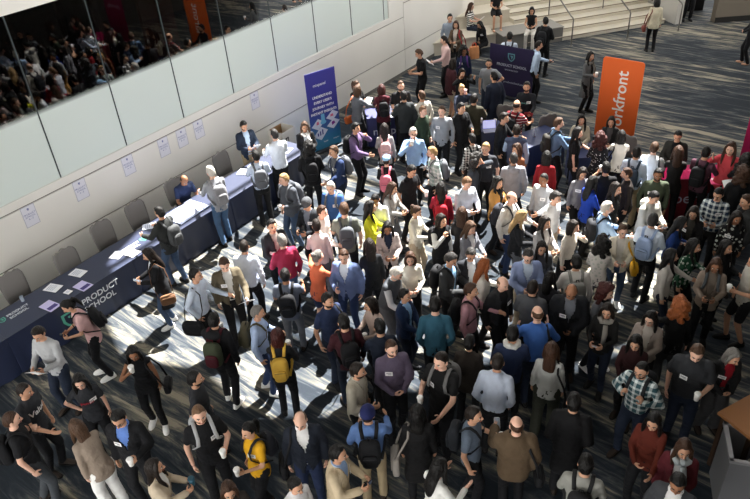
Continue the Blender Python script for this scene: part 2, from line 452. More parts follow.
def figure(sex, topk, botk, armL, armR, stance, seated, lean, seat_h=.47, fat=0.0):
    """returns dict of raw geometry in the figure's frame (unit scale 1.75 m / 1.66 m)"""
    key = (sex, topk, botk, armL, armR, stance, seated, lean, seat_h, fat)
    if key in BUILD: return BUILD[key]
    dz = (seat_h + .02 - .83) if seated else 0     # the upper body sits down
    D = Vector((0, 0, dz))
    shx = SH[sex]; l1, l2 = (.285, .255) if sex == 'M' else (.262, .235)
    arms = []
    for sd, code in ((1, armL), (-1, armR)):
        w, pole, curl, hd = ARM[code]
        w = Vector((w[0] * sd * (1 if sex == 'M' else .92), w[1], w[2] if sex == 'M' else w[2] - .0))
        S = Vector((shx * sd, .01, 1.40))
        E, W = ik(S, w, l1, l2, (pole[0] * sd, pole[1], pole[2]))
        hdv = (W - E).normalized() if hd is None else Vector((hd[0] * sd, hd[1], hd[2])).normalized()
        arms.append((S, E, W, hdv, curl, sd))
    ar = (.046, .038, .028) if sex == 'M' else (.039, .032, .024)
    # ---- body skin
    mb = MB()
    mb.loft(torso_rings(sex, fat * .5), 18)
    for S, E, W, hdv, curl, sd in arms:
        mb.caps((sd * .06, .01, 1.40), S, .060, ar[0] * 1.12); mb.caps(S, E, ar[0] * 1.08, ar[1]); mb.caps(E, W, ar[1] * 1.04, ar[2])
    for v in range(len(mb.v)): mb.v[v] = (mb.v[v][0], mb.v[v][1], mb.v[v][2] + dz)
    legs = [leg_pts(sx, sex, stance, seated, seat_h) for sx in (1, -1)]
    lr = (.080, .056, .037) if sex == 'M' else (.080, .053, .035)
    for hip, kn, an in legs:
        mb.caps(hip, kn, lr[0], lr[1]); mb.caps(kn, an, lr[1] * .98, lr[2])
    mb.caps((0, .0, 1.44 + dz), (0, -.012, 1.55 + dz), .056 if sex == 'M' else .047, .054 if sex == 'M' else .045)
    bare = topk in ('tee', 'tan', 'pol') or botk in ('sho', 'ski')
    body = remesh(mb, .017 if bare else .022, 2)
    out = {'body': body, 'arms': arms, 'dz': dz, 'legs': legs}
    # ---- top garment
    tb = MB()
    loose = {'tee': .014, 'tan': .011, 'pol': .014, 'lon': .013, 'shi': .015, 'bla': .024, 'jac': .024, 'coa': .026, 'hoo': .026, 'dre': .012, 'ves': .024}[topk] + fat
    z0 = {'tee': .80, 'tan': .84, 'pol': .82, 'lon': .80, 'shi': .86, 'bla': .74, 'jac': .78, 'coa': .48, 'hoo': .80, 'dre': .50, 'ves': .84}[topk]
    fl = {'coa': .12, 'dre': .25}.get(topk, .0)
    if seated and z0 < .82: z0 = .82
    tb.loft(torso_rings(sex, loose, z0, fl), 20)
    k = loose * .8
    for S, E, W, hdv, curl, sd in arms:
        tb.caps((sd * .05, .01, 1.395), S, .062 + k * .6, ar[0] * 1.1 + k)
        if topk in ('tee', 'pol'):
            M_ = S.lerp(E, .62); tb.caps(S, M_, ar[0] * 1.04 + k * .8, ar[0] + k * 1.1)
        elif topk in ('tan', 'ves') : pass
        elif topk == 'dre':
            M_ = S.lerp(E, .4); tb.caps(S, M_, ar[0] * 1.08 + k, ar[0] + k)
        else:
            tb.caps(S, E, ar[0] * 1.08 + k, ar[1] * 1.05 + k); tb.caps(E, E.lerp(W, .95), ar[1] * 1.08 + k, ar[2] + k * .9 + .003)
    if topk == 'hoo':
        tb.rbox((0, .115, 1.45), (.24, .11, .15), p=2.4); tb.loft([(1.42, .11, .095), (1.47, .088, .08), (1.50, .072, .07)], 16)
    if topk in ('bla', 'jac', 'coa', 'shi', 'pol'):
        tb.loft([(1.42, .085, .078, 0, .012), (1.465, .074 if sex == 'M' else .064, .068, 0, .012), (1.485, .066 if sex == 'M' else .056, .060, 0, .014)], 16)
    co, fs = remesh(tb, .017, 2)
    # folds
    nz = np.array([noise.noise(Vector((c[0] * 9 + 3.1, c[1] * 9, c[2] * 7))) for c in co])
    ctr = co * np.array([1, 1, 0]); ln = np.linalg.norm(ctr, axis=1)[:, None] + 1e-6
    n2 = np.array([noise.noise(Vector((c[0] * 16 + c[2] * 9, c[1] * 16 - 2, c[2] * 13 + abs(c[0]) * 20))) for c in co])
    n3 = np.array([noise.noise(Vector((c[0] * 7, c[1] * 7, c[2] * 26 + c[0] * 10))) for c in co])
    wz = np.where(co[:, 2] < 1.3, 1.0, .45)
    co = co + ctr / ln * ((nz * .007 + (n2 * .006 + n3 * .006) * wz)[:, None])
    if topk in ('bla', 'jac', 'coa'):
        keep = []
        rings = torso_rings(sex, loose, z0, fl)
        for f in fs:
            c = co[list(f)].mean(axis=0); x, y, z = c
            if topk == 'bla': wv = .075 * sm01((z - 1.12) / .3) if z > 1.1 else (.05 * sm01((1.0 - z) / .25))
            elif topk == 'jac': wv = .050 + .022 * sm01((z - 1.2) / .25)
            else: wv = .045 + .02 * sm01((z - 1.2) / .25)
            cut = False
            if y < -.005 and abs(x) < wv and z < 1.54:
                ry = np.interp(z, [r[0] for r in rings], [r[2] for r in rings])
                if y > -(ry + .035): cut = True
            if not cut: keep.append(f)
        fs = keep
    co[:, 2] += dz
    out['top'] = (co, fs)
    if topk in ('bla', 'jac', 'coa', 'ves'):
        ib = MB(); 
        if topk == 'ves':
            for S, E, W, hdv, curl, sd in arms:
                ib.caps(S, E, ar[0] * 1.08 + .012, ar[1] * 1.05 + .012); ib.caps(E, E.lerp(W, .95), ar[1] * 1.08 + .012, ar[2] + .012)
        ib.loft(torso_rings(sex, .009 + fat, .84), 20)
        ib.loft([(1.43, .075, .07, 0, .006), (1.47, .066 if sex == 'M' else .055, .064, 0, .006), (1.495, .060 if sex == 'M' else .050, .056, 0, .008)], 14)
        c2, f2 = remesh(ib, .018, 1); c2[:, 2] += dz
        out['inner'] = (c2, f2)
    # ---- bottom garment
    bb = MB(); wide = {'tro': .012, 'jea': .008, 'wid': .034, 'sho': .016, 'ski': .0}[botk]
    if botk == 'ski':
        if seated: bb.loft([(.78 + dz, .175, .13), (.9 + dz, .182, .134), (1.0 + dz, .165, .12)], 20)
        else: bb.loft([(.50, .205, .155), (.65, .195, .15), (.80, .182, .138), (.9, .182, .134), (1.0, .160, .116)], 20)
        if seated:
            for hip, kn, an in legs: bb.caps(hip, hip.lerp(kn, .85), lr[0] + .018, lr[1] + .02)
    else:
        r = torso_rings(sex, .008 + fat * .8, .80)[:3]
        bb.loft([(z + dz, a, b) for z, a, b in [(.78, r[0][1] * .9, r[0][2] * .9)] + [x[:3] for x in r]], 20)
        for hip, kn, an in legs:
            e = hip.lerp(kn, 1) if botk != 'sho' else hip.lerp(kn, .8)
            bb.caps(hip, e, lr[0] + .012 + wide * .5, lr[1] + wide + .004)
            if botk != 'sho': bb.caps(kn, an + Vector((0, 0, .0)), lr[1] + wide, lr[2] + wide + .010)
    bc_, bf_ = remesh(bb, .018, 2)
    nb = np.array([noise.noise(Vector((c[0] * 14, c[1] * 14, c[2] * 22))) for c in bc_])
    ax = np.array([[c[0] - (.09 if c[0] > 0 else -.09) * (1 if c[2] < .8 else 0), c[1], 0] for c in bc_]); ax /= (np.linalg.norm(ax, axis=1)[:, None] + 1e-6)
    out['bot'] = (bc_ + ax * (nb * .007)[:, None], bf_)
    BUILD[key] = out
    return out

def bend(co, lean, dz, hipz=.93):
    if not lean: return co
    a = R_(lean); z0 = hipz + dz; r = co.copy()
    t = np.clip((co[:, 2] - (z0 - .12)) / .30, 0, 1); t = t * t * (3 - 2 * t)
    an = a * t; y = co[:, 1]; z = co[:, 2] - z0
    r[:, 1] = y * np.cos(an) - z * np.sin(an); r[:, 2] = z0 + y * np.sin(an) + z * np.cos(an)
    return r
def bendv(v, lean, dz): return Vector(bend(np.array([[v[0], v[1], v[2]]], float), lean, dz)[0])

def mk(name, co, fs, mats, parent, solid=0, mi=None):
    me = bpy.data.meshes.new(name); me.from_pydata(co.tolist() if hasattr(co, 'tolist') else [tuple(c) for c in co], [], fs)
    for m in mats: me.materials.append(m)
    if mi is not None: me.polygons.foreach_set('material_index', mi)
    me.polygons.foreach_set('use_smooth', [True] * len(fs)); me.update()
    o = bpy.data.objects.new(name, me); COL.objects.link(o)
    if parent is not None: o.parent = parent
    if solid:
        md = o.modifiers.new('s', 'SOLIDIFY'); md.thickness = solid; md.offset = -1
    return o

TOPN = {'tee': 't_shirt', 'tan': 'tank_top', 'pol': 'polo_shirt', 'lon': 'sweater', 'shi': 'shirt', 'bla': 'blazer', 'jac': 'jacket', 'coa': 'coat', 'hoo': 'hoodie', 'dre': 'dress', 'ves': 'vest'}
BOTN = {'tro': 'trousers', 'jea': 'jeans', 'wid': 'wide_trousers', 'sho': 'shorts', 'ski': 'skirt'}
CN = {'k': '111216', 'g': '62656b', 'c': '2c2e33', 'w': 'e8e8e6', 'n': '1a2236', 'lb': '9db4d4', 'lg': 'a9abae', 'dg': '3c4045', 'j': '3a4c66', 'dj': '1b2435', 'lj': '5a7494', 'b': '3a2b22', 'cr': 'd9d0bc', 'kh': '9c8c70', 'ol': '3e4534', 'mr': '4a1722', 'rd': 'b01a26', 'mu': 'b98d45', 'ye': 'd8a21c', 'pk': 'dcb2b2', 'pu': '6e5a80', 'te': '2f5a6e', 'bl': '2a4fa8', 'db': '26375c', 'or': 'd9704e', 'be': 'bfb09a', 'tp': '8d7f72', 'br': '6b4b33', 'mg': '7b2540', 'yg': 'c9cc2c', 'nb': '24304e', 'pb': 'c6d2e4', 'sb': '4a6688', 'rs': '5a2216', 'cp': 'd24c55', 'rb': '1c3ea0'}
def cx(s): return CN.get(s, s)
HN = {'k': '0c0a09', 'd': '1a120d', 'b': '3b2619', 'm': '4a3526', 't': '6b503a', 'y': '9c8058', 'g': '6d6a66', 'w': 'b9b4ac', 'r': '3a1613', 'o': '8a4c26', 'G': '2c2a29'}

def person(px, py, f, sex, skin, top, bot, hair, arms, ext, label, solve=False):
    ex = {}
    for e in ext.split(','):
        if e and e != '-':
            i = e[0]; ex[i] = e[1:]
    tp = top.split('.'); bt = bot.split('.'); hr = hair.split('.')
    sc = float(ex['K']) if 'K' in ex else 1.0
    r = random.Random(int(px * 31 + py * 17))
    seated = 'Z' in ex; seat_h = float(ex['Z']) if seated and ex['Z'] else .47
    base = 1.0 if sex == 'M' else .955
    S = base * sc * (1 + r.uniform(-.015, .015))
    lean = float(ex['L']) if 'L' in ex else r.choice([0, 0, 3, 5])
    pit = 24 if 'D' in ex else r.choice([0, 4, 8]); yaw = float(ex['Y']) if 'Y' in ex else r.uniform(-12, 12)
    if hr[0] in ('lng', 'med') and pit > 14: pit = 14
    stance = {'-': 0}.get(ex.get('Q', ''), r.choice([-.6, -.3, 0, .3, .6])) if not 'Q' in ex else float(ex['Q'])
    fat = .03 if 'O' in ex else 0.0
    G = figure(sex, tp[0], bt[0], arms[0], arms[1], stance, seated, 0, seat_h, fat)
    dz = G['dz']
    # head centre in the figure frame
    hc = bendv((0, -.022, 1.617 + dz), lean, dz)
    toph = (hc.z + .125)
    zt = toph * S
    fx = float(ex['F']) if 'F' in ex else 0
    z_off = float(ex['U']) if 'U' in ex else 0.0   # standing/sitting surface
    P = at(px, py, zt + z_off); rz = R_(f) - math.atan2(P.x, P.y)
    Rz = Matrix.Rotation(rz, 3, 'Z')
    off = Rz @ Vector((hc.x * S, hc.y * S, 0)); P = P - off; P.z = z_off
    if solve is None: return [P.copy(), off, rz, seated or 'U' in ex, 'B' in ex, zt, fat]
    if solve:
        P2, k = solve; S *= k; P = P2
    sk = mat(SKIN[skin], .55, 'skin', .35); hcol = mat(HN[hr[1]] if len(hr) > 1 and hr[1] in HN else '1a1412', .5, 'hair', .28)
    brow = mat('171310', .6); lip = mat({'p': 'b5706a', 'l': '9c5f52', 'b': '70443a', 'd': '4a2c28'}[skin], .5)
    eye = mat('d8d4cc', .4)
    # --- body: skin + head + hands, one mesh
    co, fs = G['body']; co = bend(co, lean, dz)
    hb = MB(); head_mesh(hb, sex)
    HM = Matrix.Translation(hc) @ Matrix.Rotation(R_(lean * .6), 4, 'X') @ Matrix.Rotation(R_(yaw), 4, 'Z') @ Matrix.Rotation(R_(pit), 4, 'X')
    hb.v = [tuple(HM @ Vector(v)) for v in hb.v]
    grips = []
    sl = MB()
    for S_, E, W, hdv, curl, sd in G['arms']:
        D = Vector((0, 0, dz)); W2 = bendv(W + D, lean, dz); T2 = bendv(W + D + hdv * .1, lean, dz)
        g = hand(hb, W2, T2 - W2, sd, curl, .95 if sex == 'M' else .88); grips.append(g)
    n0 = len(co); allv = np.vstack([co, np.array(hb.v)]); allf = list(fs) + [tuple(i + n0 for i in q) for q in hb.f]
    mi = [0] * len(fs) + hb.mi
    if bt[0] in ('sho', 'ski') and 'Q' not in ex: pass
    root = mk('person', allv, allf, [sk, eye, brow, lip], None, mi=mi)
    root.location = P; root.rotation_euler = (0, 0, rz); root.scale = (S, S, S)
    tag(root, label, 'person', 'people at the event')
    # --- hair
    if hr[0] in ('sho', 'crp', 'bld', 'med', 'lng', 'pon', 'bun', 'cur', 'sid'):
        o = link('hair', hair_mesh(hr[0], sex), root, [hcol]); o.matrix_local = HM
    elif hr[0] in ('cap', 'bea'):
        o = link('cap' if hr[0] == 'cap' else 'beanie', simple_cached(hr[0], cap_fn if hr[0] == 'cap' else beanie_fn), root, [mat(cx(hr[1]), .85, 'cloth')]); o.matrix_local = HM
        o = link('hair', hair_mesh('crp', sex), root, [mat('2a1d15', .55, 'hair')]); o.matrix_local = HM @ Matrix.Scale(.97, 4)
    fl = hr[2] if len(hr) > 2 else ''
    if 'b' in fl:
        o = link('beard', simple_cached('beard', beard_fn), root, [hcol if hr[0] not in ('bal',) else mat(HN[hr[1]], .6, 'hair')]); o.matrix_local = HM
    if 'g' in fl:
        o = link('glasses', simple_cached('glasses', glasses_fn), root, [mat('16161a', .3)]); o.matrix_local = HM
    # --- clothing
    pat = tp[3] if len(tp) > 3 else 'cloth'
    tm = mat(cx(tp[1]), .85, pat if pat else 'cloth')
    co, fs = G['top']; mk(TOPN[tp[0]], bend(co, lean, dz), fs, [tm], root, .009 if tp[0] in ('bla', 'jac', 'coa') else 0)
    if 'inner' in G:
        co, fs = G['inner']; mk('shirt', bend(co, lean, dz), fs, [mat(cx(tp[2]) if len(tp) > 2 and tp[2] else 'cfd3da', .85, 'cloth')], root)
    co, fs = G['bot']; mk(BOTN[bt[0]], bend(co, lean, dz, .93) if not seated else co, fs, [mat(cx(bt[1]), .85, 'cloth')], root)
    if tp[0] == 'shi' or (tp[0] == 'bla' and sex == 'M'):
        cb = MB(); rr = .066 if sex == 'M' else .056
        pts = [(rr * math.sin(a), -.004 - rr * .93 * math.cos(a), 1.462 + .018 * (1 - math.cos(a)) + dz) for a in [(.35 + (2 * PI - .7) * k / 14) for k in range(15)]]
        cb.tube(pts, [.004] + [.014] * 13 + [.004], 6, flat=.5)
        c = bend(np.array(cb.v), lean, dz); mk('collar', c, cb.f, [tm if tp[0] == 'shi' else mat(cx(tp[2]) if len(tp) > 2 and tp[2] else 'cfd3da', .85, 'cloth')], root)
    # --- shoes
    shc = ex.get('W', None); shc = ('ececea' if shc == '' else cx(shc)) if shc is not None else r.choice(['141414', '1c1a19', '2a2019', '191b20'])
    sole = mat('ececea' if 'W' in ex else '0e0e0e', .7)
    if 'X' not in ex:
        for i, (hip, kn, an) in enumerate(G['legs']):
            o = link('shoe', simple_cached('shoe', shoe_fn), root, [mat(shc, .6)]); o.location = (an.x, an.y - .02, an.z - .085); o.rotation_euler = (0, 0, (.18 if i == 0 else -.18)); link('sole', simple_cached('sole', sole_fn), o, [sole])
    else:
        fb = MB()
        for hip, kn, an in G['legs']: fb.rbox((an.x, an.y - .06, an.z - .045), (.085, .23, .06), p=2.5)
        mk('sandals', np.array(fb.v), fb.f, [sk if ex['X'] == '' else mat(cx(ex['X']), .6)], root)
    # --- chest marks
    def chest_y(x, z, extra=.0):
        loose = {'tee': .016, 'tan': .012, 'pol': .016, 'lon': .015, 'shi': .018, 'bla': .030, 'jac': .030, 'coa': .032, 'hoo': .032, 'dre': .012, 'ves': .028}[tp[0]] + fat
        rg = torso_rings(sex, loose); rx = np.interp(z, [q[0] for q in rg], [q[1] for q in rg]); ry = np.interp(z, [q[0] for q in rg], [q[2] for q in rg])
        return -ry * math.sqrt(max(0, 1 - min(.95, abs(x / rx)) ** 2.3)) ** .95 - extra
    if 'n' in ex:
        sd = -1 if ex['n'] == 'r' else 1
        bm_ = MB(); z = 1.27 if sex == 'M' else 1.28; x = .085 * sd
        y = chest_y(x, z, .010); y2 = chest_y(x + .045 * sd, z, .008)
        y2 = max(y2, y); xa, xb = x - .045 * sd, x + .045 * sd; ya = chest_y(xa, z, .010); 
        for dy in (0,): 
            A = Vector((xa, ya, z - .028)); B = Vector((xb, y2, z - .028)); up = Vector((0, .004, .062)); tk = Vector((0, -.004, 0))
            vs = [A, B, B + up, A + up, A + tk, B + tk, B + up + tk, A + up + tk]
            bm_.add([v + Vector((0, 0, dz)) for v in vs], [(0, 1, 2, 3), (7, 6, 5, 4), (0, 4, 5, 1), (1, 5, 6, 2), (2, 6, 7, 3), (3, 7, 4, 0)])
        bo = mk('name_badge', bend(np.array(bm_.v), lean, dz), bm_.f, [mat('f2f2f2', .5)], root); bo.data.polygons.foreach_set('use_smooth', [False] * 6)
        o4 = Vector(bm_.v[4]); ex_ = Vector(bm_.v[5]) - o4; uy_ = Vector(bm_.v[7]) - o4; pv = []; pf = []
        for u0, u1, v0, v1 in ((.15, .85, .52, .72), (.15, .65, .26, .38)):
            q0 = len(pv); pv += [tuple(o4 + ex_ * uu + uy_ * vv + Vector((0, -.0015, 0))) for uu, vv in ((u0, v0), (u1, v0), (u1, v1), (u0, v1))]; pf.append((q0, q0 + 1, q0 + 2, q0 + 3))
        mk('printed_name', bend(np.array(pv), lean, dz), pf, [mat('7c7f88', .6)], bo)
    if 't' in ex:  # lettering on the chest
        body, colr, szz = ex['t'].split(';')
        tb = MB(); text_mb(tb, body, (0, 0, 1.24), (1, 0, 0), (0, 0, 1), float(szz), align='CENTER', bold=.02)
        vs = [(v[0], chest_y(v[0], v[2], .009) + (v[1]), v[2] + dz) for v in tb.v]
        mk('chest_lettering', bend(np.array(vs), lean, dz), tb.f, [mat(colr, .6)], root)
    if 'H' in ex:  # headset/sunglasses/scarf part
        sb = MB(); rr = .085
        sb.tube([(rr * math.sin(a), -.01 - rr * math.cos(a), 1.455 + .02 * (1 - math.cos(a)) / 2 + .012 * math.sin(5 * a) + dz) for a in [2 * PI * k / 16 for k in range(17)]], [.036 + .008 * (k % 2) for k in range(17)], 10)
        sb.tube([(.04, -.125, 1.42 + dz), (.06, -.165, 1.30 + dz), (.05, -.17, 1.10 + dz)], [.035, .04, .03], 8)
        mk('scarf', bend(np.array(sb.v), lean, dz), sb.f, [mat(cx(ex['H']), .9, 'cloth')], root)
    bpy.context.view_layer.update() if False else None
    MW = Matrix.Translation(P) @ Matrix.Rotation(rz, 4, 'Z') @ Matrix.Scale(S, 4)
    # --- carried things, each one its own top-level object
    def carried(name, loc_local, rot=None):
        o = empty(name); M = MW @ Matrix.Translation(loc_local)
        o.location = M.translation; o.rotation_euler = (0, 0, rz) if rot is None else rot
        return o
    who = label
    WRAPS = {'C': 0}
    def arm_of(codes):
        for i, a in enumerate(arms):
            if a in codes: return i
        return 0
    if 'C' in ex:
        i = arm_of('cm'); g = Vector(grips[i])
        o = carried('coffee_cup', g + Vector((0, -.012, -.045)))
        colr = 'f2f0ec' if ex['C'] == '' else cx(ex['C'])
        link('cup', simple_cached('cup', lambda m: m.loft([(0, .028, .028), (.002, .030, .030), (.055, .035, .035), (.105, .040, .040)], 14, p=2)), o, [mat(colr, .5)])
        link('lid', simple_cached('lid', lambda m: m.loft([(.104, .043, .043), (.110, .044, .044), (.114, .040, .040), (.124, .037, .037), (.125, .030, .030)], 14, p=2)), o, [mat('fafafa' if ex['C'] == '' else colr, .4)])
        tag(o, '%s cup held by %s' % ('white' if ex['C'] == '' else {'pk': 'pink', 'te': 'teal', 'b': 'brown'}.get(ex['C'], 'paper'), who), 'cup', 'drinking cups in hands')
    if 'P' in ex:
        i = arm_of('prgt'); g = Vector(grips[i])
        if arms == 'pp': g = (Vector(grips[0]) + Vector(grips[1])) / 2
        o = carried('smartphone', g + Vector((0, 0, .01)))
        o.rotation_euler = (R_(-35), 0, rz)
        link('case', simple_cached('pcase', lambda m: m.rbox((0, 0, 0), (.074, .15, .009), p=8)), o, [mat('f0f0f0' if ex['P'] == 'w' else '15161a', .4)])
        link('screen', simple_cached('pscr', lambda m: m.box((0, 0, .0052), (.066, .136, .001))), o, [mat('aab8cc' if ex['P'] == 'w' else '30384a', .15, spec=.5)])
        tag(o, '%s phone held by %s' % ('white' if ex['P'] == 'w' else 'black', who), 'phone', 'phones in hands')
    if 'A' in ex:
        i = arm_of('prghtc'); g = Vector(grips[i])
        o = MB(); M = Matrix.Rotation(R_(-40), 3, 'X') @ Matrix.Rotation(.2, 3, 'Z'); nx = 6
        for q in range(nx):
            xa = -.1 + .2 * q / nx; xb = -.1 + .2 * (q + 1) / nx; ca = .012 * math.sin(PI * q / nx); cb_ = .012 * math.sin(PI * (q + 1) / nx)
            V_ = [M @ Vector(v) for v in ((xa, -.14, ca), (xb, -.14, cb_), (xb, .14, cb_), (xa, .14, ca), (xa, -.14, ca + .003), (xb, -.14, cb_ + .003), (xb, .14, cb_ + .003), (xa, .14, ca + .003))]
            o.add(V_, [(3, 2, 1, 0), (4, 5, 6, 7), (0, 1, 5, 4), (2, 3, 7, 6)] + ([(0, 4, 7, 3)] if q == 0 else []) + ([(1, 2, 6, 5)] if q == nx - 1 else []))
        ob = o.build('paper_sheet', mat('f4f4f6' if ex['A'] == '' else cx(ex['A']), .6)); M = MW @ Matrix.Translation(g + Vector((0, -.03, .02)))
        ob.location = M.translation; ob.rotation_euler = (0, 0, rz)
        tag(ob, 'sheet of paper held by %s' % who, 'paper', 'papers in hands')
    if 'B' in ex:
        bc = ex['B'].split(':'); col_ = cx(bc[0]); bcn = bc[1] if len(bc) > 1 else 'black'
        loose = {'bla': .03, 'jac': .03, 'hoo': .032, 'coa': .032}.get(tp[0], .016) + fat
        byy = .112 + loose
        def X(mb): return bend(np.array([(v[0], v[1], v[2] + dz) for v in mb.v]), lean, dz)
        o = empty('backpack'); o.location = P; o.rotation_euler = (0, 0, rz); o.scale = (S, S, S)
        kk = 1 if sex == 'M' else .9
        b = MB(); b.rbox((0, byy + .075, 1.19), (.27 * kk, .15, .42 * kk), p=3.4, nu=24, nv=16); mk('main_compartment', X(b), b.f, [mat(col_, .8, 'cloth')], o)
        b = MB(); b.rbox((0, byy + .155, 1.12), (.20 * kk, .06, .22 * kk), p=3.4, nu=20, nv=12); fp = mk('front_pocket', X(b), b.f, [mat(col_ if len(bc) < 3 else cx(bc[2]), .8, 'cloth')], o); b = MB(); b.tube([(-.085 * kk, byy + .175, 1.185), (0, byy + .186, 1.195), (.085 * kk, byy + .175, 1.185)], .004, 6); mk('zipper', X(b), b.f, [mat('2c2d30', .5)], fp)
        b = MB(); b.tube([(-.02, byy + .06, 1.395), (-.018, byy + .045, 1.425), (.018, byy + .045, 1.425), (.02, byy + .06, 1.395)], .008, 6); mk('carry_handle', X(b), b.f, [mat('17181a' if len(bc) < 3 else cx(bc[2]), .8)], o)
        q = loose
        for sd in (1, -1):
            x = sd * (.098 if sex == 'M' else .085)
            b = MB(); pts = [(x * .8, byy + .01, 1.36), (x, .055, 1.452 + q), (x, .0, 1.474 + q * .8), (x * 1.03, -.062 - q * .6, 1.435 + q * .5), (x * 1.08, -.118 - q, 1.35), (x * 1.25, -.118 - q, 1.24), (x * 1.62 + sd * q, -.03, 1.12), (x * 1.35, byy + .02, 1.0)]
            b.tube(pts, .023, 8, flat=.28); mk('strap', X(b), b.f, [mat(col_ if len(bc) < 3 else cx(bc[2]), .8, 'cloth')], o)
        tag(o, '%s backpack worn by %s' % (bcn, who), 'backpack', 'backpacks worn in the crowd')
    if 'S' in ex:
        bc = ex['S'].split(':'); col_ = cx(bc[0]); bcn = bc[1]; knd = bc[2] if len(bc) > 2 else 'shoulder bag'
        sd = -1 if len(bc) > 3 else 1
        o = empty({'tote bag': 'tote_bag', 'laptop bag': 'laptop_bag'}.get(knd, 'shoulder_bag')); o.location = P; o.rotation_euler = (0, 0, rz); o.scale = (S, S, S)
        def X(mb): return bend(np.array([(v[0], v[1], v[2] + dz) for v in mb.v]), lean * .5, dz)
        w, h = (.36, .28) if knd == 'laptop bag' else ((.34, .36) if knd == 'tote bag' else (.28, .20))
        z = .78 if knd != 'tote bag' else .82
        b = MB(); b.rbox((sd * .30, .04, z), (.11, w, h), p=4, nu=20, nv=14); mk('bag_body', X(b), b.f, [mat(col_, .7, 'cloth')], o)
        b = MB(); b.rbox((sd * .358, .04, z + h * .12), (.02, w * .9, h * .55), p=4); mk('flap', X(b), b.f, [mat(col_, .7, 'cloth')], o)
        b = MB(); loose = .03 if tp[0] in ('bla', 'jac', 'coa', 'hoo') else .018
        x = sd * (.13 if sex == 'M' else .11)
        b.tube([(sd * .29, -.10, z + h * .45), (sd * .24, -.13 - loose, 1.12), (x * 1.2, -.10 - loose, 1.36), (x, .0, 1.462 + loose * .6), (x * 1.2, .10 + loose, 1.34), (sd * .24, .13 + loose, 1.12), (sd * .29, .16, z + h * .45)], .016, 8, flat=.35)
        mk('strap', X(b), b.f, [mat(col_, .7)], o)
        tag(o, '%s %s carried by %s' % (bcn, knd, who), 'bag', 'shoulder bags in the crowd')
    PERSONS.append(root)
    return root
